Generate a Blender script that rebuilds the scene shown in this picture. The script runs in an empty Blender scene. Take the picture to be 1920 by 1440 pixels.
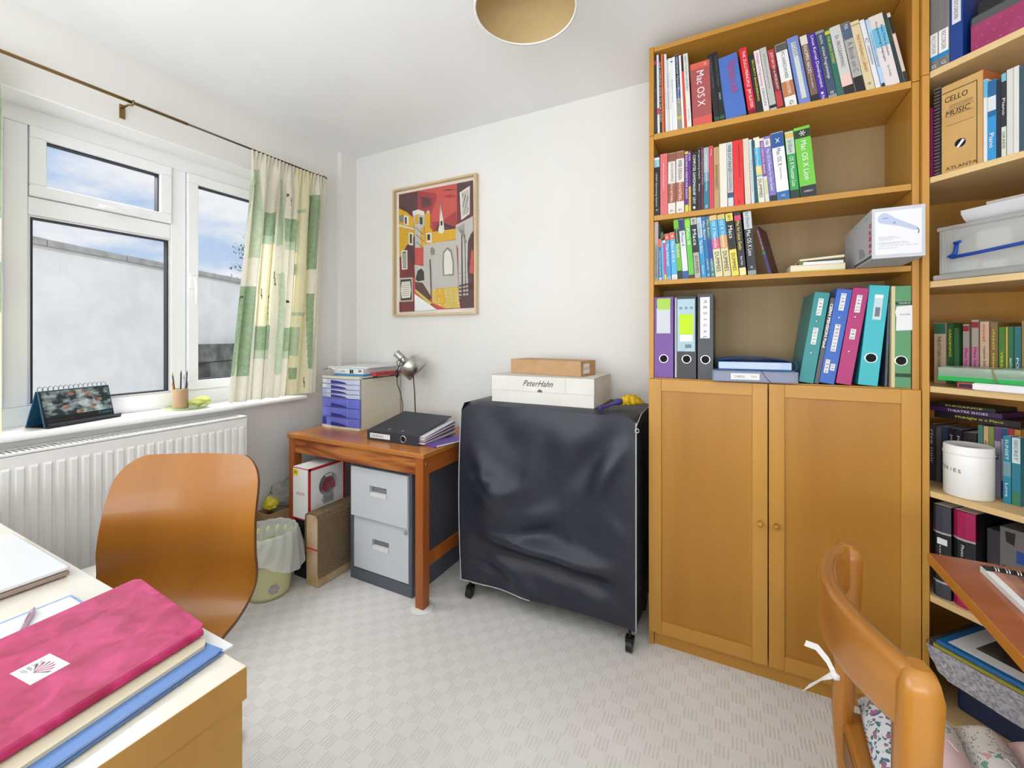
import bpy, bmesh, random
from math import *
from mathutils import Vector, Matrix, noise
random.seed(7)
SC = bpy.context.scene
C = SC.collection
D = bpy.data
def L(c):
    return tuple([(x/255/12.92 if x/255 <= .04045 else ((x/255+.055)/1.055)**2.4) for x in c]+[1.0])

# ---------------------------------------------------------------- camera, sky, lights, exposure
cam = D.objects.new('camera', D.cameras.new('camera')); C.objects.link(cam); SC.camera = cam
cam.location = (0, 0, 1.22); cam.rotation_euler = (pi/2, 0, radians(27.15))
cam.data.lens = 15; cam.data.sensor_width = 36; cam.data.shift_y = -0.0458
cam.data.clip_start = .02; cam.data.clip_end = 200
SC.view_settings.view_transform = 'Standard'; SC.view_settings.look = 'None'
SC.view_settings.exposure = 0.0; SC.view_settings.gamma = 1; SC.view_settings.use_curve_mapping = False
W = D.worlds.new('sky'); SC.world = W; W.use_nodes = True
nt = W.node_tree; nt.nodes.clear()
def wn(t, **k):
    n = nt.nodes.new(t)
    for a, b in k.items(): setattr(n, a, b)
    return n
tc = wn('ShaderNodeTexCoord'); mp = wn('ShaderNodeMapping'); mp.inputs['Scale'].default_value = (1.6, 1.6, 4.2)
mp.inputs['Location'].default_value = (.9, .35, .2)
nz = wn('ShaderNodeTexNoise'); nz.inputs['Scale'].default_value = 1.9; nz.inputs['Detail'].default_value = 9; nz.inputs['Roughness'].default_value = .56
cr = wn('ShaderNodeValToRGB'); cr.color_ramp.elements[0].position = .42; cr.color_ramp.elements[1].position = .60
gr = wn('ShaderNodeSeparateXYZ'); g2 = wn('ShaderNodeMapRange'); g2.inputs[1].default_value = .05; g2.inputs[2].default_value = .55
g2.inputs[3].default_value = .42; g2.inputs[4].default_value = -.04
ad = wn('ShaderNodeMath', operation='ADD', use_clamp=True)
mx = wn('ShaderNodeMix', data_type='RGBA'); mx.inputs[6].default_value = L((150, 190, 238)); mx.inputs[7].default_value = L((244, 247, 250))
bg = wn('ShaderNodeBackground'); bg.inputs[1].default_value = .98; wo = wn('ShaderNodeOutputWorld')
lk = nt.links.new
lk(tc.outputs['Generated'], mp.inputs[0]); lk(mp.outputs[0], nz.inputs[0]); lk(nz.outputs[0], cr.inputs[0])
lk(tc.outputs['Generated'], gr.inputs[0]); lk(gr.outputs[2], g2.inputs[0]); lk(cr.outputs[0], ad.inputs[0]); lk(g2.outputs[0], ad.inputs[1])
lk(ad.outputs[0], mx.inputs[0]); lk(mx.outputs[2], bg.inputs[0]); lk(bg.outputs[0], wo.inputs[0])
def lamp(name, typ, loc, rot, energy, color=(1, 1, 1), **k):
    l = D.lights.new(name, typ); l.energy = energy; l.color = color
    for a, b in k.items(): setattr(l, a, b)
    o = D.objects.new(name, l); C.objects.link(o); o.location = loc; o.rotation_euler = rot; return o
lamp('sun', 'SUN', (0, 0, 8), (0, radians(48), radians(20)), 1.1, (1, .98, .94), angle=radians(2))
# added area lamps, all out of view, that brighten the room
lamp('fill_side', 'AREA', (-2.14, -.62, 1.55), (0, radians(-104), 0), 21, (.88, .94, 1), shape='RECTANGLE', size=1.2, size_y=1.3)  # added fill in front of the unseen part of the window wall
lamp('fill_rear', 'AREA', (-.15, -1.5, 1.15), (radians(157), 0, 0), 92, (.90, .95, 1), shape='RECTANGLE', size=2.6, size_y=1.7)  # added fill behind the camera, tilted up to wash the ceiling
lamp('fill_window', 'AREA', (-3.1, .82, 2.75), (0, radians(-52), 0), 135, (.92, .96, 1), shape='RECTANGLE', size=1.0, size_y=1.7)  # added lamp outside above the window, boosts the sky light coming in

# ---------------------------------------------------------------- helpers
class MB:
    def __init__(s): s.v = []; s.f = []; s.m = []; s.s = []
    def add(s, vs, fs, m=0, sm=False, M=None):
        n = len(s.v)
        s.v += [tuple(M @ Vector(p)) for p in vs] if M is not None else [tuple(p) for p in vs]
        for f in fs: s.f.append([n+i for i in f]); s.m.append(m); s.s.append(sm)
        return s
    def box(s, x0, x1, y0, y1, z0, z1, m=0, M=None):
        v = [(x, y, z) for z in (z0, z1) for y in (y0, y1) for x in (x0, x1)]
        return s.add(v, [(0, 2, 3, 1), (4, 5, 7, 6), (0, 1, 5, 4), (2, 6, 7, 3), (0, 4, 6, 2), (1, 3, 7, 5)], m, False, M)
    def prism(s, pts, h0, h1, m=0, ax='z', M=None):
        f = {'z': lambda a, b, h: (a, b, h), 'y': lambda a, b, h: (a, h, b), 'x': lambda a, b, h: (h, a, b)}[ax]
        n = len(pts); v = [f(a, b, h0) for a, b in pts]+[f(a, b, h1) for a, b in pts]
        fs = [tuple(range(n))[::-1], tuple(range(n, 2*n))]+[(i, (i+1) % n, n+(i+1) % n, n+i) for i in range(n)]
        return s.add(v, fs, m, False, M)
    def loft(s, rings, m=0, sm=True, cap=True, closed=True, M=None):
        n = len(rings[0]); v = [p for r in rings for p in r]; fs = []
        for i in range(len(rings)-1):
            for j in range(n if closed else n-1):
                k = (j+1) % n; fs.append((i*n+j, i*n+k, (i+1)*n+k, (i+1)*n+j))
        s.add(v, fs, m, sm, M)
        if cap and closed:
            b = len(s.v)-len(v)
            s.f.append([b+j for j in range(n)][::-1]); s.m.append(m); s.s.append(False)
            s.f.append([b+(len(rings)-1)*n+j for j in range(n)]); s.m.append(m); s.s.append(False)
        return s
    def tube(s, pts, r, n=8, m=0, M=None):
        pts = [Vector(p) for p in pts]; rs = r if isinstance(r, (list, tuple)) else [r]*len(pts); rings = []
        t = (pts[1]-pts[0]).normalized(); a = t.orthogonal().normalized()
        for i, p in enumerate(pts):
            t = (pts[min(i+1, len(pts)-1)]-pts[max(i-1, 0)]).normalized()
            a = (a-t*a.dot(t)).normalized(); b = t.cross(a)
            rings.append([p+(a*cos(2*pi*k/n)+b*sin(2*pi*k/n))*rs[i] for k in range(n)])
        return s.loft(rings, m, True, True, True, M)
    def cyl(s, p0, p1, r0, r1=None, n=20, m=0, M=None):
        return s.tube([p0, p1], [r0, r0 if r1 is None else r1], n, m, M)
    def lathe(s, prof, n=32, m=0, M=None, cap=False):
        return s.loft([[(r*cos(2*pi*k/n), r*sin(2*pi*k/n), z) for k in range(n)] for r, z in prof], m, True, cap, True, M)
    def grid(s, fn, nu, nv, m=0, sm=True, M=None):
        v = [fn(i/nu, j/nv) for j in range(nv+1) for i in range(nu+1)]
        fs = [(j*(nu+1)+i, j*(nu+1)+i+1, (j+1)*(nu+1)+i+1, (j+1)*(nu+1)+i) for j in range(nv) for i in range(nu)]
        b = len(s.f); s.add(v, fs, 0, sm, M)
        if callable(m):
            for q in range(len(fs)): s.m[b+q] = m((q % nu+.5)/nu, (q//nu+.5)/nv)
        elif m:
            for q in range(len(fs)): s.m[b+q] = m
        return s
    def mesh(s, name, mats, fix=True):
        me = D.meshes.new(name); me.from_pydata(s.v, [], s.f)
        for x in (mats if isinstance(mats, (list, tuple)) else [mats]): me.materials.append(x)
        me.polygons.foreach_set('material_index', s.m); me.polygons.foreach_set('use_smooth', s.s)
        if fix:
            bm = bmesh.new(); bm.from_mesh(me); bmesh.ops.recalc_face_normals(bm, faces=bm.faces); bm.to_mesh(me); bm.free()
        me.update(); return me
    def build(s, name, mats, parent=None, loc=(0, 0, 0), rot=(0, 0, 0), bev=0, seg=2, fix=True):
        return put(name, s.mesh(name, mats, fix), parent, loc, rot, bev, seg)
def put(name, me, parent=None, loc=(0, 0, 0), rot=(0, 0, 0), bev=0, seg=2):
    o = D.objects.new(name, me); C.objects.link(o); o.parent = parent; o.location = loc; o.rotation_euler = rot
    if bev:
        b = o.modifiers.new('bevel', 'BEVEL'); b.width = bev; b.segments = seg; b.limit_method = 'ANGLE'; b.angle_limit = radians(40)
    return o
def tag(o, label, cat, group=None):
    o['label'] = label; o['category'] = cat
    if group: o['group'] = group
    return o
def thing(name, label, cat, loc=(0, 0, 0), rot=(0, 0, 0), group=None):
    if not isinstance(rot, (tuple, list)): rot = (0, 0, rot)
    o = D.objects.new(name, None); C.objects.link(o); o.location = loc; o.rotation_euler = rot; o.empty_display_size = .05
    return tag(o, label, cat, group)
def struct(o): o['kind'] = 'structure'; return o
def B(name, x0, x1, y0, y1, z0, z1, mat, parent=None, bev=0, **k):
    return MB().box(x0, x1, y0, y1, z0, z1).build(name, mat, parent, bev=bev, **k)
def M4(ax, ay, az, t=(0, 0, 0)):
    m = Matrix((ax, ay, az)).transposed().to_4x4(); m.translation = Vector(t); return m
# text frames: right, up, out
DOWN = ((0, 0, -1), (1, 0, 0), (0, -1, 0)); FRONT = ((1, 0, 0), (0, 0, 1), (0, -1, 0)); SIDE = ((0, 1, 0), (0, 0, 1), (1, 0, 0))
TOP = ((1, 0, 0), (0, 1, 0), (0, 0, 1))
def lettering(parent, body, mat, org, length, height, fr=DOWN, name='lettering', shear=0, fit=True, bold=0):
    cu = D.curves.new(name, 'FONT'); cu.body = body; cu.size = 1; cu.resolution_u = 2; cu.shear = shear
    cu.align_x = 'CENTER'; cu.align_y = 'CENTER'; cu.offset = bold
    to = D.objects.new('tmp', cu); me = D.meshes.new_from_object(to); D.objects.remove(to); D.curves.remove(cu)
    xs = [v.co.x for v in me.vertices]; ys = [v.co.y for v in me.vertices]
    if not xs: return
    cx, cy = (min(xs)+max(xs))/2, (min(ys)+max(ys))/2; sx = length/(max(xs)-min(xs)); sy = height/(max(ys)-min(ys))
    if not fit: sx = sy = min(sx, sy)
    m = M4(*fr, org)
    for v in me.vertices: v.co = m @ Vector(((v.co.x-cx)*sx, (v.co.y-cy)*sy, 0))
    me.materials.clear(); me.materials.append(mat); me.name = name
    return put(name, me, parent)

# ---------------------------------------------------------------- materials
_m = {}
def nodes(name):
    m = D.materials.new(name); m.use_nodes = True; t = m.node_tree; p = t.nodes['Principled BSDF']; return m, t, p
def col(c, rough=.5, name=None, metal=0, spec=.5, coat=0):
    k = (c, rough, metal, spec, coat)
    if k not in _m:
        m, t, p = nodes(name or 'paint'); p.inputs['Base Color'].default_value = L(c); p.inputs['Roughness'].default_value = rough
        p.inputs['Metallic'].default_value = metal; p.inputs['Specular IOR Level'].default_value = spec; p.inputs['Coat Weight'].default_value = coat
        _m[k] = m
    return _m[k]
def texmat(name, c1, c2, scale=(1, 1, 1), rough=.5, ns=5, det=6, bump=0, pos=(.35, .65), kind='NOISE', coord='Object', metal=0, dist=0, coat=0, spec=.5, bd=.002):
    m, t, p = nodes(name); n = t.nodes.new; l = t.links.new
    tc = n('ShaderNodeTexCoord'); mp = n('ShaderNodeMapping'); mp.inputs['Scale'].default_value = scale
    if kind == 'VORONOI': nz = n('ShaderNodeTexVoronoi'); nz.inputs['Scale'].default_value = ns
    elif kind == 'WAVE':
        nz = n('ShaderNodeTexWave'); nz.inputs['Scale'].default_value = ns; nz.inputs['Distortion'].default_value = dist; nz.inputs['Detail'].default_value = det
    else:
        nz = n('ShaderNodeTexNoise'); nz.inputs['Scale'].default_value = ns; nz.inputs['Detail'].default_value = det; nz.inputs['Distortion'].default_value = dist
    r = n('ShaderNodeValToRGB'); r.color_ramp.elements[0].position = pos[0]; r.color_ramp.elements[1].position = pos[1]
    r.color_ramp.elements[0].color = L(c1); r.color_ramp.elements[1].color = L(c2)
    l(tc.outputs[coord], mp.inputs[0]); l(mp.outputs[0], nz.inputs[0]); l(nz.outputs[0], r.inputs[0]); l(r.outputs[0], p.inputs['Base Color'])
    p.inputs['Roughness'].default_value = rough; p.inputs['Metallic'].default_value = metal; p.inputs['Coat Weight'].default_value = coat
    p.inputs['Specular IOR Level'].default_value = spec
    if bump:
        b = n('ShaderNodeBump'); b.inputs['Strength'].default_value = bump; b.inputs['Distance'].default_value = bd
        l(nz.outputs[0], b.inputs['Height']); l(b.outputs[0], p.inputs['Normal'])
    return m
def wood(name, c1, c2, axis='z', rough=.4, s=9, coat=0):
    sc = {'x': (.07, 1, 1), 'y': (1, .07, 1), 'z': (1, 1, .07)}[axis]
    return texmat(name, c1, c2, sc, rough, s, 8, .03, (.3, .7), dist=.6, coat=coat)
def glass(name, tint=(255, 255, 255), refl=.08, rough=.0, mixd=0.0, dcol=(255, 255, 255)):
    m = D.materials.new(name); m.use_nodes = True; t = m.node_tree; t.nodes.clear(); n = t.nodes.new; l = t.links.new
    tr = n('ShaderNodeBsdfTransparent'); tr.inputs[0].default_value = L(tint)
    gl = n('ShaderNodeBsdfGlossy'); gl.inputs['Roughness'].default_value = rough
    lw = n('ShaderNodeFresnel'); lw.inputs[0].default_value = 1.45
    mx = n('ShaderNodeMixShader'); o = n('ShaderNodeOutputMaterial')
    ge = n('ShaderNodeNewGeometry'); iv = n('ShaderNodeMath'); iv.operation = 'SUBTRACT'; iv.inputs[0].default_value = 1; l(ge.outputs['Backfacing'], iv.inputs[1])
    mu = n('ShaderNodeMath'); mu.operation = 'MULTIPLY'; l(lw.outputs[0], mu.inputs[0]); l(iv.outputs[0], mu.inputs[1])
    l(mu.outputs[0], mx.inputs[0]); l(tr.outputs[0], mx.inputs[1]); l(gl.outputs[0], mx.inputs[2])
    if mixd:
        df = n('ShaderNodeBsdfDiffuse'); df.inputs[0].default_value = L(dcol); m2 = n('ShaderNodeMixShader'); m2.inputs[0].default_value = mixd
        l(mx.outputs[0], m2.inputs[1]); l(df.outputs[0], m2.inputs[2]); l(m2.outputs[0], o.inputs[0])
    else: l(mx.outputs[0], o.inputs[0])
    return m
def fabric(name, c, c2=None, trans=.35):
    m, t, p = nodes(name); n = t.nodes.new; l = t.links.new
    tc = n('ShaderNodeTexCoord'); nz = n('ShaderNodeTexNoise'); nz.inputs['Scale'].default_value = 60; nz.inputs['Detail'].default_value = 5
    r = n('ShaderNodeValToRGB'); r.color_ramp.elements[0].color = L(c); r.color_ramp.elements[1].color = L(c2 or c)
    r.color_ramp.elements[0].position = .35; r.color_ramp.elements[1].position = .65
    l(tc.outputs['Object'], nz.inputs[0]); l(nz.outputs[0], r.inputs[0]); l(r.outputs[0], p.inputs['Base Color'])
    p.inputs['Roughness'].default_value = .9; p.inputs['Specular IOR Level'].default_value = .1
    tl = n('ShaderNodeBsdfTranslucent'); l(r.outputs[0], tl.inputs[0]); mx = n('ShaderNodeMixShader'); mx.inputs[0].default_value = trans
    o = t.nodes['Material Output']; l(p.outputs[0], mx.inputs[1]); l(tl.outputs[0], mx.inputs[2]); l(mx.outputs[0], o.inputs[0])
    return m
WHITE = (238, 238, 234)
m_wall = texmat('wall_paint', (233, 231, 226), (236, 234, 230), rough=.85, ns=3, bump=.03, spec=.2)
m_ceil = texmat('ceiling_paint', (243, 243, 243), (246, 246, 246), rough=.9, ns=3, spec=.2)
m_pvc = col((250, 251, 252), .3, 'white_pvc')
m_gloss = col((247, 246, 243), .35, 'white_gloss_paint')
m_rubber = col((40, 42, 48), .6, 'rubber')
m_glass = glass('window_glass')
m_birch = wood('honey_birch', (188, 134, 50), (204, 150, 64), 'z', .38)
m_birchx = wood('honey_birch_across', (188, 134, 50), (204, 150, 64), 'x', .38)
m_birchy = wood('honey_birch_deep', (186, 134, 54), (202, 150, 68), 'y', .4)
m_birchd = wood('honey_birch_front', (170, 114, 32), (192, 138, 50), 'z', .36, 4)
m_pale = wood('pale_birch_shelf', (222, 186, 128), (232, 200, 146), 'x', .45)
m_teak = wood('orange_pine', (182, 108, 44), (204, 132, 60), 'x', .24, 12)
m_teakz = wood('orange_pine_leg', (160, 84, 30), (186, 106, 44), 'z', .35, 12)
m_apron = texmat('knotty_pine', (136, 64, 24), (200, 126, 60), (.25, 1, 2.5), .4, 9, 10, .03, (.38, .6), dist=1.6)
m_desk = wood('birch_desk_glare', (228, 220, 204), (234, 227, 212), 'x', .16, 8, .3)  # desktop paler than the desk sides: window glare put into its colour
m_deskside = wood('birch_desk_side', (172, 126, 58), (190, 146, 74), 'z', .4, 6)
m_ply = wood('amber_plywood', (158, 98, 30), (172, 112, 38), 'z', .34, 5, .1)
m_plyedge = col((120, 76, 40), .5, 'ply_edge')
m_chair = wood('satin_oak', (160, 100, 32), (182, 122, 46), 'y', .28, 11, .3)
m_chairz = wood('satin_oak_leg', (160, 100, 32), (184, 124, 46), 'z', .3, 14, .2)
m_cherry = wood('reddish_table', (150, 78, 40), (172, 96, 54), 'x', .25, 9, .2)
m_card = texmat('cardboard', (190, 150, 108), (198, 158, 116), rough=.8, ns=20)
m_page = col((232, 226, 210), .8, 'page_edges'); m_paper = col((240, 240, 240), .7, 'paper'); m_cream = col((236, 226, 196), .7, 'cream_pages')
m_chrome = col((225, 226, 228), .12, 'chrome', 1); m_alu = col((200, 198, 192), .3, 'brushed_aluminium', 1)
m_brass = col((150, 122, 80), .35, 'antique_brass', 1); m_black = col((22, 22, 25), .4, 'black_plastic')
INKS = dict(w=col((240, 240, 238), .6), k=col((25, 25, 28), .6), y=col((240, 220, 60), .6), r=col((200, 40, 60), .6), g=col((110, 110, 112), .6), b=col((50, 60, 150), .6), t=col((60, 150, 190), .6), o=col((170, 90, 50), .6), p=col((225, 60, 110), .6))

# carpet: blocks of ribs alternating with plain blocks
def carpet():
    m, t, p = nodes('ribbed_block_carpet'); n = t.nodes.new; l = t.links.new
    def ma(op, a, b=None, c=None):
        x = n('ShaderNodeMath'); x.operation = op
        for i, v in enumerate((a, b, c)):
            if v is None: continue
            if isinstance(v, (int, float)): x.inputs[i].default_value = v
            else: l(v, x.inputs[i])
        return x.outputs[0]
    tc = n('ShaderNodeTexCoord'); sp = n('ShaderNodeSeparateXYZ')
    nz0 = n('ShaderNodeTexNoise'); nz0.inputs['Scale'].default_value = 25; nz0.inputs['Detail'].default_value = 3
    mxv = n('ShaderNodeVectorMath'); mxv.operation = 'MULTIPLY_ADD'; mxv.inputs[1].default_value = (.004, .004, 0)
    l(tc.outputs['Object'], nz0.inputs[0]); l(nz0.outputs[1], mxv.inputs[0]); l(tc.outputs['Object'], mxv.inputs[2]); l(mxv.outputs[0], sp.inputs[0])
    b = .046
    fx = ma('FLOOR', ma('DIVIDE', sp.outputs[0], b)); fy = ma('FLOOR', ma('DIVIDE', sp.outputs[1], b))
    ck = ma('MODULO', ma('ADD', ma('ADD', fx, fy), 1000.0), 2.0)
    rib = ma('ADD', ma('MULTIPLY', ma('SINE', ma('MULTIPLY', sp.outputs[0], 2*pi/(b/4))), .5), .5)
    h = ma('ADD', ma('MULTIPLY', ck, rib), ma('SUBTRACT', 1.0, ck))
    pile = n('ShaderNodeTexNoise'); pile.inputs['Scale'].default_value = 900; pile.inputs['Detail'].default_value = 2
    l(tc.outputs['Object'], pile.inputs[0]); hh = ma('ADD', h, ma('MULTIPLY', pile.outputs[0], .5))
    bp = n('ShaderNodeBump'); bp.inputs['Strength'].default_value = .42; bp.inputs['Distance'].default_value = .0035; l(hh, bp.inputs['Height']); l(bp.outputs[0], p.inputs['Normal'])
    big = n('ShaderNodeTexNoise'); big.inputs['Scale'].default_value = 2.2; l(tc.outputs['Object'], big.inputs[0])
    r = n('ShaderNodeValToRGB'); r.color_ramp.elements[0].color = L((238, 234, 228)); r.color_ramp.elements[1].color = L((244, 241, 236))
    r.color_ramp.elements[0].position = .35; r.color_ramp.elements[1].position = .65; l(big.outputs[0], r.inputs[0])
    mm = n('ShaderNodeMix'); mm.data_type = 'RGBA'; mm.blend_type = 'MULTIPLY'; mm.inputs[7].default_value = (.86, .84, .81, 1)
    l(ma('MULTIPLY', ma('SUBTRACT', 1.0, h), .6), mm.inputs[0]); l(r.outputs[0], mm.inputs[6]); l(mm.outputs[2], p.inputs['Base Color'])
    p.inputs['Roughness'].default_value = .95; p.inputs['Specular IOR Level'].default_value = .1
    return m

# ---------------------------------------------------------------- the room
XL, XR, YB, YF, H = -2.26, 1.42, 2.06, -1.7, 2.41
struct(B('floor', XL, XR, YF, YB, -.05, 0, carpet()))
struct(B('ceiling', XL-.3, XR+.2, YF-.2, YB+.2, H, H+.1, m_ceil))
struct(B('wall_back', XL-.24, XR+.14, YB, YB+.14, 0, H, m_wall))
struct(B('wall_right', XR, XR+.14, YF, YB, 0, H, m_wall))
struct(B('wall_rear', XL-.24, XR+.14, YF-.14, YF, 0, H, m_wall))
w = MB(); w.box(XL-.24, XL, YF, YB, 0, .86); w.box(XL-.24, XL, YF, YB, 2.105, H); w.box(XL-.24, XL, 1.62, YB, .86, 2.105); w.box(XL-.24, XL, YF, 0, .86, 2.105)
struct(w.build('wall_left', m_wall))
struct(B('trim_1', XL, -2.222, 1.935, YB, 0, H, m_wall))
struct(B('baseboard_back', XL, XR, YB-.014, YB, 0, .09, m_gloss, bev=.003))
struct(B('baseboard_left', XL, XL+.014, YF, 1.93, 0, .09, m_gloss, bev=.003))

struct(B('trim_2', -2.40, XL-.0005, 0, 1.62, 2.099, 2.1055, m_gloss)); struct(B('trim_3', -2.40, XL-.0005, 1.612, 1.6205, .882, 2.099, m_gloss))
# window (everything in world coordinates; the frame plane stands at x = -2.40)
wi = D.objects.new('window_1', None); C.objects.link(wi); struct(wi)
FX = -2.40
fr = MB()
fr.box(FX-.06, FX, 0, 1.62, .88, .955); fr.box(FX-.06, FX, 0, 1.62, 2.035, 2.105); fr.box(FX-.06, FX, 0, .06, .955, 2.035); fr.box(FX-.06, FX, 1.56, 1.62, .955, 2.035)
fr.build('window_frame', m_pvc, wi, bev=.004)
for y0, y1 in ((.545, .61), (1.078, 1.143)): B('mullion', FX-.06, FX+.001, y0, y1, .955, 2.035, m_pvc, wi, bev=.004)
B('transom', FX-.06, FX+.0005, .61, 1.078, 1.692, 1.762, m_pvc, wi, bev=.004)
def ring(y0, y1, z0, z1, t, xa, xb):
    b = MB(); b.box(xa, xb, y0, y1, z0, z0+t); b.box(xa, xb, y0, y1, z1-t, z1); b.box(xa, xb, y0, y0+t, z0+t, z1-t); b.box(xa, xb, y1-t, y1, z0+t, z1-t); return b
for (y0, y1, z0, z1, t, op) in ((.61, 1.078, .955, 1.692, .008, 0), (.612, 1.076, 1.764, 2.033, .044, 1), (1.145, 1.558, .957, 2.033, .046, 1), (.062, .543, .957, 2.033, .046, 1)):
    ring(y0, y1, z0, z1, t, FX-.05, FX+(.016 if op else -.006)).build('sash' if op else 'glazing_bead', m_pvc, wi, bev=.003)
    ring(y0+t, y1-t, z0+t, z1-t, .005, FX-.036, FX-.004).build('gasket', m_rubber, wi)
    B('glass_pane', FX-.034, FX-.028, y0+t+.001, y1-t-.001, z0+t+.001, z1-t-.001, m_glass, wi)
for (y, z, hz) in ((1.160, 1.50, 0), (.522, 1.47, 0), (.84, 1.775, 1)):
    h = MB()
    if hz:
        h.box(FX+.016, FX+.024, y-.03, y+.03, z-.008, z+.012); h.box(FX+.03, FX+.04, y-.02, y+.10, z-.014, z); h.box(FX+.02, FX+.034, y-.012, y+.012, z-.008, z+.006)
    else:
        h.box(FX+.016, FX+.024, y-.011, y+.011, z-.04, z+.035); h.cyl((FX+.022, y, z+.012), (FX+.05, y, z+.012), .008)
        h.tube([(FX+.048, y, z+.018), (FX+.052, y+.004, z-.03), (FX+.046, y+.008, z-.115)], [.009, .009, .006], 10)
    h.build('window_handle', m_pvc, wi, bev=.002)
s = MB(); pr = [(FX-.01, .856), (-2.215, .856), (-2.205, .86), (-2.2, .868), (-2.205, .877), (-2.215, .881), (FX-.01, .881)]
s.prism(pr, 0.0, 1.675, ax='y'); s.build('window_sill', m_gloss, wi, bev=.002)

# ---------------------------------------------------------------- outside
m_rend = texmat('weathered_render', (216, 213, 207), (228, 226, 221), rough=.95, ns=3.2, det=14, bump=.3, pos=(.3, .62), bd=.02)
m_cop = texmat('concrete_coping', (150, 148, 142), (178, 176, 170), rough=.95, ns=6, bump=.2, bd=.01)
m_blk = texmat('mossy_dark_block', (60, 64, 68), (128, 126, 118), rough=.9, ns=7, det=10, bump=.3, pos=(.3, .75), bd=.01)
struct(B('ground', -14, -2.51, -8, 14, -.3, -.2, texmat('outside_paving', (196, 192, 184), (214, 210, 202), rough=.95, ns=4)))
d = Vector((-.43, .903, 0)).normalized(); rz = atan2(d.y, d.x)
gw = thing('garden_wall', 'tall white rendered garden wall with flat grey coping outside the window', 'wall', (-6.15, 1.48, 0), rz)
B('rendered_face', -5, 7, -.1, .1, -.2, 2.13, m_rend, gw)
for i in range(14): B('coping_stone', -5+i*.86, -5+i*.86+.852, -.14, .14, 2.13, 2.2+.004*(i % 2), m_cop, gw, bev=.006)
rw = thing('block_wall', 'low dark mossy block wall at the foot of the white garden wall', 'wall', (-6.15, 1.48, 0), rz)
for r_ in range(5):
    for i in range(9):
        x = 1.9+i*.46+(.2 if r_ % 2 else 0); z = -.2+r_*.265
        B('block', x, x+.448, -.34-random.random()*.02, -.12, z, z+.255, m_blk, rw, bev=.008)
tr = thing('tree', 'leafy green tree rising behind the white garden wall, beside the curtain edge', 'tree', (-8.36, 5.56, -.2))
tb = MB(); tb.tube([(0, 0, 0), (.03, 0, 1.6), (-.02, .05, 2.6), (0, 0, 3.6)], [.09, .07, .05, .015]); m_bark = col((90, 74, 58), .9)
tb.build('trunk', m_bark, tr); br = MB(); lv = MB(); rnd = random.Random(3)
for i in range(46):
    z0 = 1.6+rnd.random()*1.9; a = rnd.random()*2*pi; ln = .4+.5*rnd.random(); e = Vector((cos(a)*ln, sin(a)*ln, z0+.25)); br.tube([(0, 0, z0), e*.5+Vector((0, 0, z0*.5+.05)), e], [.012, .008, .003], 5)
    for k in range(40):
        p = Vector((0, 0, z0)).lerp(e, .35+.7*rnd.random())+Vector((rnd.gauss(0, .05), rnd.gauss(0, .05), rnd.gauss(0, .05)))
        q = Matrix.Rotation(rnd.random()*6, 3, 'Z') @ Matrix.Rotation(rnd.random()*3, 3, 'X')
        lv.add([p+q @ Vector(c) for c in ((0, 0, 0), (.014, .03, .004), (0, .075, 0), (-.014, .03, .004))], [(0, 1, 2, 3)])
br.build('branches', m_bark, tr); o = lv.build('leaves', texmat('leaf_green', (62, 98, 48), (110, 146, 74), ns=8, rough=.6), tr, fix=False); o['kind'] = 'stuff'

# ---------------------------------------------------------------- radiator, curtain, rod
rad = thing('radiator', 'white ribbed panel radiator below the window sill', 'radiator', (-2.20, 0, .22))
RH = .607
b = MB(); b.box(.052, .066, -.35, 1.277, 0, RH); b.build('front_panel', m_gloss, rad, bev=.004)
rib = MB(); rib.prism([(-.0115, .0), (-.0075, .007), (.0075, .007), (.0115, .0)], .035, RH-.04, ax='z'); 
rm = MB(); rm.loft([[(.066, -.0115, .035), (.066, .0115, .035), (.066, .0115, RH-.045), (.066, -.0115, RH-.045)], [(.0735, -.0075, .04), (.0735, .0075, .04), (.0735, .0075, RH-.052), (.0735, -.0075, RH-.052)]], 0, False)
rme = rm.mesh('rib', m_gloss)
for i in range(47): put('rib', rme, rad, (0, 1.255-i*.0333, 0))
B('back_panel', -.05, -.042, -.35, 1.277, 0, RH-.01, m_gloss, rad)
B('side_panel', -.052, .066, 1.273, 1.283, -.002, RH+.004, m_gloss, rad, bev=.002)
g = MB(); g.box(-.05, -.040, -.35, 1.277, RH-.006, RH+.003); g.box(.056, .066, -.35, 1.277, RH-.006, RH+.003)
for i in range(108): y = -.34+i*.015; g.box(-.04, .056, y, y+.0065, RH-.004, RH+.001)
g.build('top_grille', m_gloss, rad)
for y in (1.2, .1): B('wall_bracket', -.057, -.048, y, y+.03, .1, RH-.05, m_gloss, rad)
rd = thing('curtain_rod', 'thin brass telescopic curtain rod above the window', 'curtain rod', (-2.17, 0, 2.176))
MB().tube([(0, -.6, 0), (0, 1.04, 0)], .0065, 12).build('outer_tube', m_brass, rd)
MB().tube([(0, 1.04, 0), (0, 1.74, 0)], .0045, 12).build('inner_tube', col((92, 76, 62), .4, metal=1), rd)
fi = MB(); fi.lathe([(.004, 0), (.009, .004), (.006, .012), (.012, .024), (.009, .04), (.001, .05)], 16, M=M4((1, 0, 0), (0, 0, -1), (0, 1, 0), (0, 1.735, 0))); fi.build('finial', m_brass, rd)
for y in (.841, 1.715):
    b = MB(); b.box(-.09, -.084, y-.009, y+.009, -.045, .012); b.tube([(-.088, y, 0), (-.03, y, -.002), (0, y, -.012), (.010, y, -.004), (.010, y, .006)], .004, 8); b.build('bracket', m_brass, rd)

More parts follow.
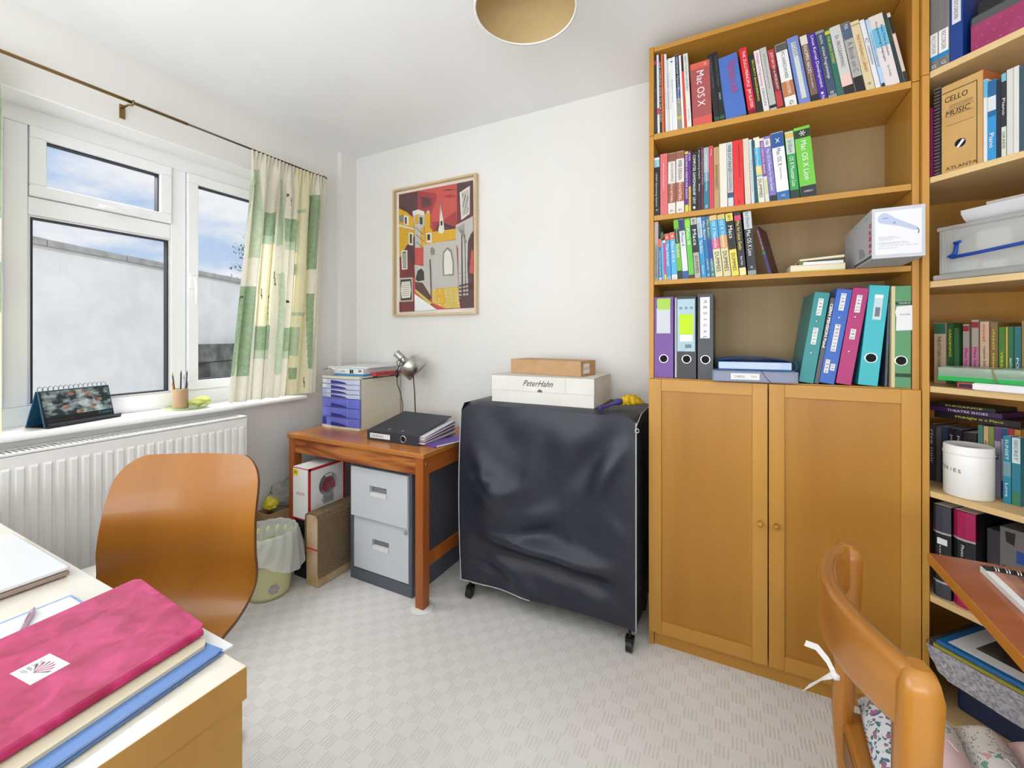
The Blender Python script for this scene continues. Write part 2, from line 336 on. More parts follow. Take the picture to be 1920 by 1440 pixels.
def curtain(name, label, yt0, yt1, yb0, yb1, pat, seed, z0=.90, z1=2.168, X0=-2.158, nu=400, nv=260, folds=7):
    t = thing(name, label, 'curtain', (X0, yt0, z0))
    def fn(u, w):
        z = z1+(z0-z1)*w
        ya = yt0+(yb0-yt0)*w; yb_ = yt1+(yb1-yt1)*min(1, w)
        uu = u+.012*sin(6*pi*u+seed)*w
        k = min(1, w*7); top = (1-k)*(1-.7*k)
        x = .021*k*sin(2*pi*folds*uu+1.1*sin(3.2*u*pi+seed)+.3*w)*(1-.25*(u > .9))+.009*top*sin(2*pi*21*u)+.006*k*sin(2*pi*folds*2.3*u+w)
        y = ya+(yb_-ya)*u+.010*k*sin(4*pi*folds*uu+.8)
        if w < .03: x += .003*sin(2*pi*42*u)
        return (x+.006*sin(w*4+u*9), y-yt0, z-z0)
    mats = [fabric('curtain_cream', (234, 228, 212), (240, 234, 220)), fabric('curtain_green', (152, 174, 140), (172, 192, 158)), fabric('curtain_pale_green', (192, 206, 176), (204, 216, 190)),
            fabric('curtain_backlit', (240, 234, 200), (244, 238, 208), .5), fabric('curtain_ink', (84, 96, 84), trans=.1)]  # yellow zones paint in the daylight glowing through the cloth
    def mf(u, w):
        m = 0
        for (x0, x1, y0, y1, q) in pat:
            if q == 4: x1 = x0+((x1-x0)*.6 if x1-x0 > 7 else 1.3); 
            xl = 420-50*w; xr = 828-30*w; X = xl+(xr-xl)*u; yt = 90+140*u; Y = yt+(1322-45*u-yt)*w
            if x0 <= X < x1 and y0 <= Y < y1: m = q
        return m
    MB().grid(fn, nu, nv, mf).build('cloth', mats, t, fix=False)
    hd = MB()
    for i in range(int(folds*2.6)):
        y = (yt1-yt0)*(i+.5)/int(folds*2.6); hd.tube([(.0, y, z1-z0-.012), (-.006, y, z1-z0+.004), (-.012, y, z1-z0+.012), (-.016, y, z1-z0+.004)], .0014, 5)
    hd.build('hooks', m_brass, t); return t
PAT = [(648, 748, 160, 1300, 3), (480, 548, 560, 955, 3), (420, 466, 190, 630, 2), (383, 452, 768, 1195, 1), (497, 547, 400, 515, 1), (497, 547, 515, 556, 2), (560, 590, 230, 560, 2), (575, 600, 700, 1190, 2),
       (483, 549, 958, 1075, 1), (483, 549, 1075, 1116, 2), (603, 648, 430, 545, 1), (603, 648, 545, 586, 2), (607, 645, 965, 1080, 1), (607, 645, 1080, 1116, 2), (648, 682, 440, 600, 2), (650, 700, 384, 402, 2),
       (650, 742, 892, 910, 2), (648, 692, 962, 1102, 2), (650, 677, 655, 710, 1), (663, 693, 1158, 1213, 1), (733, 784, 310, 660, 1), (740, 784, 640, 682, 1), (745, 778, 800, 1165, 1),
       (502, 504, 720, 800, 4), (508, 510, 780, 830, 4), (530, 533, 815, 960, 4), (526, 537, 812, 824, 4), (490, 493, 850, 890, 4), (608, 617, 308, 322, 4), (616, 619, 322, 368, 4), (618, 640, 832, 846, 4), (636, 639, 846, 892, 4),
       (545, 547, 690, 800, 4), (570, 572, 690, 760, 4), (704, 707, 690, 750, 4), (722, 724, 700, 760, 4), (803, 805, 600, 780, 4), (738, 741, 1205, 1255, 4), (398, 408, 815, 826, 4), (403, 406, 826, 960, 4), (440, 448, 262, 272, 4), (446, 449, 272, 330, 4), (654, 660, 668, 700, 4), (676, 680, 1172, 1200, 4), (540, 548, 345, 358, 4), (498, 507, 722, 732, 4)]
curtain('curtain', 'cream curtain printed with green squares and twigs, drawn to the right of the window', 1.318, 1.765, 1.205, 1.68, PAT, .4)
PAT2 = [(x+60, x1+60, y, y1, q) for x, x1, y, y1, q in PAT]
curtain('curtain', 'edge of the patterned cream curtain at the far left of the window', .12, .482, .10, .478, PAT2, 2.2, nu=90, nv=60, folds=5)

# ---------------------------------------------------------------- window sill objects
a0, a1 = Vector((-2.252, .617, .8815)), Vector((-2.325, .848, .8815)); e = (a1-a0); rzc = atan2(e.y, e.x)
cal = thing('desk_calendar', 'standing spiral desk calendar with a photo of rocks in foaming water, on the sill', 'calendar', a0, rzc)
# local x along the front, y = towards the window, z up
CL, CH = .238, .135
m_sea = texmat('foaming_water_photo', (24, 46, 54), (200, 212, 214), (1, 1, 1.6), .35, 26, 12, 0, (.44, .68), dist=.25)
m_rock = texmat('rock_photo', (120, 78, 60), (186, 150, 128), ns=60, rough=.35)
n_ = Vector((0, .034, CH)); 
fp = MB(); fp.add([(0, .004, 0), (CL, .004, 0), (CL, .038, CH), (0, .038, CH), (0, .010, 0), (CL, .010, 0), (CL, .044, CH), (0, .044, CH)], [(0, 1, 2, 3), (4, 7, 6, 5), (0, 4, 5, 1), (3, 2, 6, 7), (0, 3, 7, 4), (1, 5, 6, 2)])
fp.build('page_block', col((52, 98, 120), .5), cal)
bp_ = MB(); bp_.add([(0, .092, 0), (CL, .092, 0), (CL, .046, CH), (0, .046, CH), (0, .097, 0), (CL, .097, 0), (CL, .050, CH), (0, .050, CH)], [(0, 3, 2, 1), (4, 5, 6, 7), (0, 1, 5, 4), (3, 7, 6, 2), (0, 4, 7, 3), (1, 2, 6, 5)])
bp_.build('back_board', col((40, 92, 124), .5), cal)
def slope(x, w, off=0.0006): return (x, .004+.034*w-off*.97, CH*w+off*.24)
ph = MB()
def quad(x0, x1, w0, w1, m, off): ph.add([slope(x0, w0, off), slope(x1, w0, off), slope(x1, w1, off), slope(x0, w1, off)], [(0, 1, 2, 3)], m)
quad(.002, CL-.002, .02, .98, 2, .0004); quad(.006, CL-.004, .28, .97, 0, .0008)
for (rx, rw_, a, b_) in ((.03, .10, .33, .05), (.028, .055, .5, .04), (.026, .08, .86, .05), (.025, .14, .77, .05), (.022, .15, .45, .06), (.03, .17, .62, .05), (.02, .125, .9, .04)):
    cx, cw = rw_+.02, a; ph.add([slope(cx+rx*.45*cos(k*pi/4)*(1+.2*(k % 2)), cw+.055*sin(k*pi/4), .0012) for k in range(8)], [tuple(range(8))], 1)
ph.build('photo', [m_sea, m_rock, col((18, 20, 26), .4)], cal, fix=False)
sl = Vector((0, .034, CH)).normalized()
lettering(cal, '27 octobre', INKS['t'], slope(.205, .215, .001), .05, .011, ((1, 0, 0), tuple(sl), tuple(Vector((1, 0, 0)).cross(sl))), shear=.3)
for k, (xx, ww, ll) in enumerate(((.055, .17, .085), (.055, .10, .09), (.09, .045, .12))):
    lettering(cal, 'the sea and the rocks at low tide in autumn light', INKS['g'], slope(xx, ww, .001), ll, .004, ((1, 0, 0), tuple(sl), tuple(Vector((1, 0, 0)).cross(sl))))
b = MB(); b.box(-.002, CL+.012, -.012, .004, 0, .004); b.add([(-.002, -.012, 0), (CL+.012, -.012, 0), (CL+.012, -.016, .016), (-.002, -.016, .016), (-.002, -.009, 0), (CL+.012, -.009, 0), (CL+.012, -.013, .016), (-.002, -.013, .016)], [(0, 1, 2, 3), (7, 6, 5, 4), (3, 2, 6, 7), (0, 3, 7, 4), (1, 5, 6, 2)]); b.box(0, CL, .004, .097, 0, .003)
b.build('base_tray', col((28, 34, 42), .4), cal)
for i in range(14):
    x = .012+i*(CL-.024)/13; MB().tube([(x, .047+.012*cos(q), CH+.004+.012*sin(q)) for q in [radians(200-k*30) for k in range(-1, 9)]], .0011, 6).build('wire_ring', col((130, 125, 128), .3, metal=1), cal)

dish = thing('glass_dish', 'shallow clear glass dish under the wooden pencil pot on the sill', 'dish', (-2.303, 1.095, .8815))
MB().lathe([(0.001, .002), (.06, .002), (.085, .008), (.088, .012), (.088, .010), (.085, .006), (.06, 0), (.001, 0)], 40).build('bowl', glass('pale_green_glass', (232, 240, 214), mixd=.25, dcol=(235, 240, 215)), dish)
pot = thing('pencil_pot', 'turned wooden pencil pot holding pencils on the window sill', 'pot', (-2.300, 1.072, .8860))
MB().lathe([(0.001, 0), (.030, 0), (.032, .003), (.031, .01), (.030, .09), (.028, .092), (.026, .09), (.026, .006), (.001, .006)], 28).build('body', wood('light_turned_wood', (180, 146, 108), (198, 164, 126), 'z', .5), pot)
pc = [((80, 60, 50), 'brown pencil standing tallest at the left of the wooden pot', -.012, -.010, .165, -.06, -.08), ((200, 150, 60), 'short yellow-ochre pencil leaning in the wooden pot', -.006, -.018, .118, .03, -.12),
      ((40, 40, 50), 'thin black paintbrush in the wooden pot', .004, -.002, .172, .02, .01), ((205, 205, 210), 'white capped pen in the middle of the wooden pot', .010, .004, .15, .0, .05), ((50, 70, 110), 'dark blue pencil upright at the right of the wooden pot', .004, .015, .17, .0, .07), ((150, 60, 40), 'stubby red-brown pencil at the right of the wooden pot', -.004, .017, .118, .0, .13)]
for c, lb, x, y, ln, tx, ty in pc:
    t = thing('pencil', lb, 'pencil', (-2.300+x, 1.072+y, .893), group='pencils in the wooden pot')
    top = Vector((tx*ln, ty*ln, ln)); MB().cyl((0, 0, 0), top*.88, .0034, n=6).build('shaft', col(c, .4), t); MB().cyl(top*.88, top, .0034, .0006, n=6).build('tip', col((200, 160, 110), .7) if c[0] > 60 else m_black, t)
cl = thing('dust_cloth', 'crumpled yellow-green cloth lying beside the wooden pencil pot', 'cloth', (-2.268, 1.140, .8925))
MB().grid(lambda u, v: ((.026+.007*sin(8*u*pi+9*v))*cos(2*pi*u)*sin(pi*(v*.96+.02)), .040*sin(pi*(v-.5))+.010*sin(9*u), .018+(.019+.007*sin(16*v+6*u*pi))*sin(2*pi*u)*sin(pi*(v*.96+.02))), 30, 24).build('folds', texmat('lime_cloth', (208, 214, 108), (228, 232, 150), ns=30, rough=.9), cl, fix=False)

# ---------------------------------------------------------------- orange pine table and what stands on and under it
tb = thing('side_table', 'small orange-brown wooden table in the corner beside the window', 'table', (-2.14, 1.50, 0))
B('tabletop', 0, .93, 0, .545, .677, .70, m_teak, tb, bev=.004)
ap = MB(); ap.box(.045, .885, .012, .030, .60, .677); ap.build('front_apron', m_apron, tb)
ap = MB(); ap.box(.900, .918, .045, .5, .60, .677); ap.build('side_apron', m_teakz, tb); ap = MB(); ap.box(.012, .03, .045, .5, .60, .677); ap.build('side_apron', m_teakz, tb)
lg = MB(); lg.box(0, .045, 0, .045, .004, .677); lgm = lg.mesh('leg', m_teakz)
for x, y in ((.007, .007), (.878, .007), (.007, .493), (.878, .493)): put('leg', lgm, tb, (x, y, 0), bev=.002)
B('stretcher', .892, .910, .052, .493, .17, .225, m_teakz, tb, bev=.002)
MB().cyl((.925, .03, .648), (.921, .03, .648), .006, n=12).build('screw', m_chrome, tb)
dc = thing('floor_protector', 'flat white disc under the front right leg of the orange-brown table', 'disc', (-1.238, 1.530, 0)); MB().lathe([(.001, .004), (.05, .004), (.054, .001), (.054, 0), (.001, 0)], 36).build('disc', m_gloss, dc)

# filing cabinet
fc = thing('filing_cabinet', 'grey two-drawer metal filing cabinet under the orange-brown table', 'cabinet', (-1.722, 1.556, 0))
m_dg = col((92, 98, 110), .45, 'dark_grey_metal'); m_lg = col((220, 225, 231), .4, 'pale_grey_metal')
b = MB(); b.box(0, .40, .0, .44, .0, .055); b.box(0, .022, 0, .44, .055, .59); b.box(.378, .40, 0, .44, .055, .59); b.box(.022, .378, .42, .44, .055, .59); b.box(.022, .378, 0, .42, .575, .59); b.build('body', m_dg, fc, bev=.003)
for z0, z1, yf, nm in ((.06, .322, .004, 0), (.327, .572, -.012, 1)):
    dr = MB(); x0, x1 = (.02, .382) if not nm else (.018, .384); hx0, hx1, hz0, hz1 = .145, .255, z0+.115, z0+.165
    dr.box(x0, hx0, yf, yf+.018, z0, z1); dr.box(hx1, x1, yf, yf+.018, z0, z1); dr.box(hx0, hx1, yf, yf+.018, z0, hz0); dr.box(hx0, hx1, yf, yf+.018, hz1, z1)
    df = dr.build('drawer', m_lg, fc); B('drawer_box', .03, .37, yf+.06, .41, z0+.01, z1-.02, m_dg, df)
    h = MB(); h.box(hx0, hx1, yf+.018, yf+.05, hz0, hz1, 0); h.box(hx0+.004, hx1-.004, yf-.002, yf+.014, hz0+.001, hz0+.018, 1); h.build('recessed_handle', [col((150, 150, 152), .4), m_gloss], df)
MB().cyl((.362, -.005, .30), (.362, .006, .30), .009, n=16).build('lock', m_chrome, fc)

# carpet-wrapped box, heater box, dark box, cardboard box, bin
cp = thing('carpet_offcut', 'brown carpet offcut folded over an upright cardboard box beside the filing cabinet', 'carpet', (-1.872, 1.41, 0))
prof = [(-.004, .16), (-.004, .32), (.0, .345), (.02, .357), (.07, .360), (.088, .352), (.096, .33), (.096, .07), (.104, .05)]
inn = [(x_*.0+x_+(.007 if x_ < .04 else -.007), z_-(.007 if z_ > .34 else 0)) for x_, z_ in prof]
cm = MB(); cm.prism(prof+inn[::-1], .0, .30, ax='y'); cm.build('carpet', texmat('brown_carpet', (104, 86, 66), (150, 130, 104), ns=220, det=3, rough=1, bump=.5, spec=.05), cp)
cb = thing('cardboard_box', 'narrow upright cardboard box with red tape inside the folded carpet offcut', 'box', (-1.870, 1.412, 0)); B('carton', .003, .086, 0, .30, .002, .348, texmat('worn_card', (196, 156, 104), (226, 204, 170), ns=9, rough=.8), cb, bev=.003); B('red_tape', .002, .087, -.001, .302, .178, .186, col((206, 60, 60), .4), cb)
db = thing('dark_box', 'black glossy carton standing under the fan heater box', 'box', (-1.995, 1.44, 0)); B('carton', 0, .118, 0, .24, .001, .298, col((26, 26, 30), .4), db); b = ring(.0, .24, .001, .298, .006, .118, .1185); b.box(.11, .1185, -.001, 0, .001, .298); b.build('pale_edging', col((200, 190, 186), .5), db)
hb = thing('heater_box', 'white fan heater carton with red edges under the orange-brown table', 'box', (-1.995, 1.43, .299))
B('carton', 0, .122, 0, .225, 0, .26, m_gloss, hb)
e_ = MB(); red = col((200, 44, 60), .5)
for (x0, x1, y0, y1, z0, z1) in ((.118, .1228, -.0008, .012, 0, .26), (.1215, .1228, 0, .225, .248, .2605), (.1215, .1228, .213, .2258, 0, .26), (.1215, .1228, 0, .225, 0, .006), (0, .122, -.0008, 0, .0, .006), (0, .122, -.0008, 0, .256, .2605), (-.0005, .004, -.0008, 0, 0, .26), (.118, .1228, 0, .225, .2595, .2606)): e_.box(x0, x1, y0, y1, z0, z1)
e_.build('red_edging', red, hb)
hp = MB(); hp.lathe([(.001, 0), (.058, 0), (.058, .0006)], 40, M=M4((0, 1, 0), (0, 0, 1), (1, 0, 0), (.1222, .118, .155))); hp.box(.1222, .1227, .085, .15, .06, .11); hp.build('printed_heater', col((168, 170, 176), .5), hb)
hp = MB(); hp.lathe([(.001, 0), (.040, 0), (.040, .0008)], 40, 0, M=M4((0, 1, 0), (0, 0, 1), (1, 0, 0), (.1226, .12, .15))); hp.box(.1222, .1233, .098, .14, .196, .206, 1); hp.build('printed_grille', [col((120, 122, 130), .5), m_paper], hb)
lettering(hb, 'FAN', red, (.1238, .118, .175), .05, .026, SIDE, bold=.03); lettering(hb, 'HEATER', red, (.1238, .118, .142), .092, .03, SIDE, bold=.03); lettering(hb, 'Co d', INKS['g'], (.1238, .11, .085), .07, .02, SIDE, shear=.3)
lettering(hb, '4S/274', INKS['p'], (.06, -.0012, .13), .062, .014, FRONT)
B('price_sticker', .008, .044, -.0012, 0, .218, .25, col((240, 228, 40), .5), hb); lettering(hb, '$49', INKS['k'], (.026, -.0016, .234), .022, .016, FRONT)
jb = thing('open_box', 'brown cardboard box of crumpled plastic bags behind the waste bin', 'box', (-2.255, 1.40, 0)); b = ring(0, .30, 0, .29, .004, 0, .11)
b = MB(); b.box(0, .11, 0, .004, 0, .29); b.box(0, .11, .296, .30, 0, .29); b.box(0, .004, .004, .296, 0, .29); b.box(.106, .11, .004, .296, 0, .29); b.box(.004, .106, .004, .296, 0, .004); b.build('carton', m_card, jb)
def blob(p, r, seed, n=24, sq=(1, 1, 1), amp=.35, fr=7):
    def f(u, v):
        q = Vector((cos(2*pi*u)*sin(pi*v), sin(2*pi*u)*sin(pi*v), cos(pi*v))); k = 1+amp*noise.noise(q*fr*.35+Vector((seed, seed, 0)))+amp*.6*noise.noise(q*fr+Vector((seed, 0, 3)))
        return (p[0]+q.x*r*k*sq[0], p[1]+q.y*r*k*sq[1], p[2]+q.z*r*k*sq[2])
    return MB().grid(f, n, n)
m_film = glass('clear_plastic_film', (236, 236, 232), mixd=.35, dcol=(225, 225, 220), rough=.15)
bl = blob((.055, .15, .34), .075, 2, 30, (.6, 1.4, 1.1)); bl.build('clear_plastic_bag', m_film, jb, fix=False); blob((.06, .05, .325), .036, 5, 24, (1, 1.1, 1)).build('yellow_bag', col((228, 214, 60), .6), jb, fix=False)
wb = thing('waste_bin', 'pale yellow waste bin with lilac flowers and a white bin liner', 'bin', (-1.97, 1.285, 0))
m_bin = texmat('pale_yellow_plastic', (226, 226, 168), (232, 232, 180), ns=3, rough=.4)
MB().lathe([(.001, .004), (.088, .004), (.09, 0), (.094, .02), (.118, .27), (.122, .275), (.118, .275), (.112, .26), (.088, .01), (.001, .008)], 48).build('tub', m_bin, wb)
def liner(u, v):
    a = 2*pi*u; k = .5+.5*noise.noise(Vector((cos(a)*3, sin(a)*3, v*3)))
    if v < .25: r = .100+.016*v/.25; z = .22+.06*v/.25
    elif v < .4: r = .118+.010*(v-.25)/.15; z = .28+.02*sin((v-.25)/.15*pi)+.008*k
    else: q = (v-.4)/.6; r = .131+.022*q+.014*k*q; z = .284-(.10+.05*sin(a*2+1)+.02*k)*q
    return ((r+.004*sin(a*17+v*9))*cos(a), (r+.004*sin(a*17+v*9))*sin(a), z)
MB().grid(liner, 96, 26).build('bin_liner', glass('thin_white_liner', (244, 248, 246), mixd=.55, dcol=(238, 242, 238), rough=.3), wb, fix=False)
fl = MB()
for (a, z, s_) in ((-20, .055, 1), (-62, .17, 1), (-95, .06, 1), (8, .15, .8), (-140, .12, 1)):
    for k in range(6):
        r = .0955+z*.09+.0012; ca = radians(a)
        for rr, th in ((.016, 0),):
            an = 2*pi*k/6; c0, c1 = cos(an)*.016*s_, sin(an)*.016*s_
            pts = [(c0+.009*s_*cos(an+q), c1+.009*s_*sin(an+q)) for q in [2*pi*j/7 for j in range(7)]]
            fl.add([((r+p[1]*.09)*cos(ca+p[0]/r), (r+p[1]*.09)*sin(ca+p[0]/r), z+p[1]) for p in pts], [tuple(range(7))])
fl.build('flower_print', col((186, 176, 206), .5), wb, fix=False)

# drawer tower
du = thing('drawer_tower', 'cream desktop drawer tower with translucent blue drawers on the orange-brown table', 'drawers', (-2.128, 1.715, .70))
m_ivory = col((226, 221, 202), .5, 'ivory_plastic')
def bowl(x, a=.0): return -.012*(1-((x-.15)/.15)**2)
b = MB(); b.box(0, .30, .02, .325, .012, .29); xs_ = [i*.03 for i in range(11)]
for z0, z1 in ((0, .013), (.283, .298)): b.prism([(x, bowl(x)) for x in xs_]+[(.30, .325), (0, .325)], z0, z1)
for i in range(1, 9): b.box(.2995, .3008, .03, .32, i*.031+.012, i*.031+.0135)
b.build('casing', m_ivory, du, bev=.002)
for y in (.10, .245): B('stacking_notch', .27, .301, y, y+.035, .289, .2975, col((90, 90, 170), .4), du)
m_blue = glass('blue_translucent_plastic', (150, 160, 245), rough=.2, mixd=.5, dcol=(96, 108, 215)); m_blued = col((52, 52, 150), .4, 'deep_blue_plastic'); m_bluel = col((176, 184, 240), .4)
zz = [.270, .242, .214, .188, .166]; hs = [(.253, .281), (.225, .251), (.199, .223), (.175, .197), (.121, .173), (.066, .119), (.014, .064)]
for k, (z0, z1) in enumerate(hs):
    dr = MB(); dr.prism([(x, bowl(x)+.002) for x in xs_]+[(.297, .012), (.003, .012)], z0, z1-.001); dw = dr.build('drawer', col((206, 212, 242) if k < 4 else (112, 122, 222), .25, coat=.4), du)
    hh = min(.020, (z1-z0)*.7); hd = [(.085+.13*q/10, z0+.002+hh*sqrt(max(0, 1-(q/10)**1.6))) for q in range(11)]+[(.085, z0+.002)]
    h = MB(); h.add([(x, bowl(x)+.0005-.0012, z) for x, z in hd], [tuple(range(len(hd)))]); h.build('finger_pull', m_blued, dw, fix=False)
    h = MB(); h.box(.008, .078, -.0035, -.0015, z0+.004, z1-.004); h.build('card_slot', m_paper if k < 2 else m_bluel if k < 4 else m_blued if k > 5 else col((120, 130, 225), .3), dw)
    if k > 3: B('divider', .214, .2155, -.009, .0, z0+.002, z1-.003, m_bluel, dw)

# paper on the tower
rp = thing('paper_ream', 'opened white and blue ream of copier paper on top of the drawer tower', 'paper', (-2.05, 1.735, .999), radians(4))
B('paper_block', 0, .215, 0, .285, .014, .040, m_paper, rp); b = MB(); b.box(0, .216, -.001, .286, 0, .013); b.build('blue_wrapper', col((70, 150, 205), .4), rp)
B('white_wrapper', .0, .2165, -.0018, .2, .012, .041, col((236, 238, 240), .4), rp)
lettering(rp, 'NAVIGATOR', INKS['g'], (.045, -.0024, .025), .075, .012, FRONT, bold=.01)
b = MB(); b.box(.118, .132, -.0023, -.0018, .014, .036); b.box(.134, .144, -.0023, -.0018, .014, .036); b.build('printed_panel', m_black, rp)
for i in range(9): B('barcode_bar', .182+i*.0024, .1832+i*.0024, -.0023, -.0018, .022, .035, m_black, rp)
cr_ = MB().grid(lambda u, v: (-.075+.13*u+.01*noise.noise(Vector((u*5, v*5, 8))), -.035+.13*v, .006+.045*(.5+.5*noise.noise(Vector((u*5, v*5, 1))))*(1-.3*u)+.022*sin(pi*u)*(1-v*.3)), 18, 16); cr_.build('torn_wrapper', m_paper, rp, fix=False)
fd = thing('folder', 'pale green and white card folder lying on the opened ream', 'folder', (-2.075, 1.76, 1.0405), radians(2)); B('cover', 0, .25, 0, .26, 0, .003, col((206, 224, 226), .5), fd); B('sheets', .004, .262, .004, .256, .003, .008, m_paper, fd)
rb = thing('red_booklet', 'thin red booklet showing behind the ream on the drawer tower', 'booklet', (-1.838, 1.80, .999)); B('booklet', .008, .05, 0, .2, .0, .018, col((196, 60, 66), .5), rb)

# desk lamp
dl = thing('desk_lamp', 'small brushed-aluminium desk lamp behind the black lever arch file', 'lamp', (-1.745, 1.955, .70))
MB().lathe([(.001, .014), (.05, .013), (.058, .008), (.06, 0), (.001, 0)], 36, M=Matrix.Translation((.05, .0, 0))).build('base', m_alu, dl)
MB().tube([(0, 0, .01), (.005, -.005, .17), (.012, -.01, .29), (.02, -.014, .325), (.045, -.02, .353), (.062, -.026, .362)], .0042, 12).build('stem', m_chrome, dl)
hp0 = Vector((.020, -.065, .430)); ax = Vector((.62, .36, -.66)).normalized(); hq = Vector((.62, .36, -.66)).to_track_quat('Z', 'Y').to_matrix().to_4x4(); hq.translation = hp0
MB().lathe([(.001, 0), (.020, 0), (.022, .002), (.022, .074), (.024, .080)], 32, M=hq).build('lamp_neck', m_alu, dl)
MB().lathe([(.001, .078), (.05, .080), (.062, .086), (.066, .094), (.066, .170), (.0645, .170), (.064, .096), (.05, .086), (.001, .083)], 48, M=hq).build('lamp_shade', m_alu, dl)
MB().lathe([(.001, .085), (.014, .09), (.026, .12), (.024, .14), (.001, .155)], 20, M=hq).build('bulb', m_gloss, dl)
j = hp0+ax*.06; cd = MB()
cd.tube([(.075, -.09, .395), (.05, -.09, .38), (.055, -.085, .35), (.085, -.09, .36), (.11, -.09, .385), (.10, -.085, .41), (.08, -.085, .40), (.06, -.08, .355), (.05, -.08, .34), (.042, -.08, .325)], .0024, 8)
cd.tube([(.042, -.08, .29), (.045, -.08, .25), (.07, -.08, .20), (.085, -.08, .14), (.075, -.07, .08), (.06, -.04, .03)], .0024, 8)
cd.build('cord', m_black, dl); MB().tube([(.042, -.08, .33), (.042, -.08, .322), (.043, -.08, .295), (.043, -.08, .288)], [.004, .009, .009, .004], 12).build('switch', m_black, dl)
MB().tube([(.118, -.03, .31), (.121, -.02, .2), (.121, -.01, .02)], .003, 8).build('dark_rod', col((70, 66, 62), .4, metal=1), dl)  # thin dark upright rod to the right of the stem

# black lever arch file on the table, papers inside, folders beneath
lf = thing('lever_arch_file', 'black lever arch file lying flat on the orange-brown table', 'file', (-1.646, 1.595, .7005), radians(1.2))
m_bf = col((50, 56, 66), .45, 'blue_black_card')
B('spine', 0, .322, 0, .003, 0, .047, m_bf, lf, bev=.001); B('lower_board', 0, .322, .003, .285, 0, .003, m_bf, lf)
lid = MB(); lid.add([(0, .0, .045), (.322, 0, .045), (.322, .285, .093), (0, .285, .096), (0, 0, .048), (.322, 0, .048), (.322, .285, .096), (0, .285, .099)], [(0, 3, 2, 1), (4, 5, 6, 7), (0, 1, 5, 4), (1, 2, 6, 5), (2, 3, 7, 6), (3, 0, 4, 7)]); lid.build('upper_board', m_bf, lf)
for x in (.115, .20): B('metal_slot', x-.005, x+.005, .03, .07, .0525, .0555, m_alu, lf, bev=.001).rotation_euler = (radians(0), 0, 0)
b = MB(); b.box(.02, .15, -.001, 0, .012, .036); b.build('spine_label', m_paper, lf); lettering(lf, 'LINDAS', INKS['k'], (.07, -.0016, .024), .075, .010, FRONT)
def fring(parent, x, z, r=.0135, y=-.001, dark=True):
    MB().lathe([(r, 0), (r+.0022, .0015), (r+.004, 0)], 28, M=M4((1, 0, 0), (0, 0, 1), (0, -1, 0), (x, y+.001, z))).build('finger_ring', m_chrome, parent)
    MB().lathe([(.0005, 0), (r, 0)], 28, M=M4((1, 0, 0), (0, 0, 1), (0, -1, 0), (x, y+.0002, z))).build('finger_hole', col((8, 8, 10), .9), parent, fix=False)
fring(lf, .232, .024)
pp = MB()
for i in range(11): pp.add([(.02+.002*i, .02, .004+i*.0035), (.345+.004*(i % 3), .015, .004+i*.0035), (.35-.003*(i % 4), .28, .006+i*.0065), (.02, .28, .006+i*.0065), (.02, .02, .007+i*.0035), (.345+.004*(i % 3), .015, .007+i*.0035), (.35-.003*(i % 4), .28, .010+i*.0065), (.02, .28, .010+i*.0065)], [(0, 3, 2, 1), (4, 5, 6, 7), (0, 1, 5, 4), (1, 2, 6, 5), (2, 3, 7, 6), (3, 0, 4, 7)], (2, 0, 0, 1, 2, 0, 1, 0, 0, 2, 0)[i])
o = pp.build('inserted_papers', [m_paper, col((150, 50, 66), .6), col((120, 96, 160), .6)], lf)
pf = thing('folder', 'purple card folder sticking out behind the black lever arch file', 'folder', (-1.43, 1.66, .701), radians(-14)); B('cover', 0, .235, 0, .31, 0, .012, col((108, 78, 158), .5), pf); B('sheets', .01, .245, .01, .30, .003, .009, m_paper, pf)
pf.location = (-1.31, 1.63, .7005); pf.scale = (.35, .9, 1)

# ---------------------------------------------------------------- covered clothes rail, boxes, duster
cv = thing('covered_trolley', 'wheeled trolley under a creased black fitted cover beside the bookcase', 'trolley', (-1.125, 1.675, 0))
CW, CHt, CD = .80, .922, .36
def fold(u, w):
    n = noise.noise(Vector((u*2.4, w*2.2, 4.2)))*.022+noise.noise(Vector((u*6+w*3, w*4-u*3, 1.2)))*.007
    def ridge(c0, c1, a, wd): # soft ridge from c0 to c1
        d_ = Vector((c1[0]-c0[0], c1[1]-c0[1])); q = Vector((u-c0[0], w-c0[1])); tt = max(0, min(1, q.dot(d_)/d_.length_squared)); dd = (q-d_*tt).length
        return a*exp(-(dd/wd)**2)*sin(pi*min(1, max(0, tt*.9+.05)))
    n += ridge((.06, .70), (1.0, .76), .030, .05)-ridge((.1, .78), (.98, .84), .026, .05)
    n += ridge((.98, .08), (.78, .42), .030, .05)-ridge((.92, .06), (.62, .40), .016, .06)+ridge((.05, .2), (.35, .62), .018, .06)+ridge((.1, .5), (.42, .42), .018, .05)-ridge((.04, .34), (.3, .52), .014, .04)
    n += ridge((.0, .44), (.30, .36), .016, .035)+ridge((.30, .62), (.62, .50), .012, .045)-ridge((.34, .70), (.66, .60), .012, .04)+ridge((.52, .12), (.40, .48), .010, .05)+ridge((.86, .5), (1.0, .62), .012, .04)-ridge((.0, .88), (.4, .93), .014, .03)
    n += ridge((.2, .86), (.5, .98), .018, .05)+ridge((.7, .95), (.98, .86), .014, .05)
    return n
m_cov = texmat('black_woven_cover', (25, 29, 43), (34, 40, 57), rough=.43, ns=240, bump=.05, spec=.6)
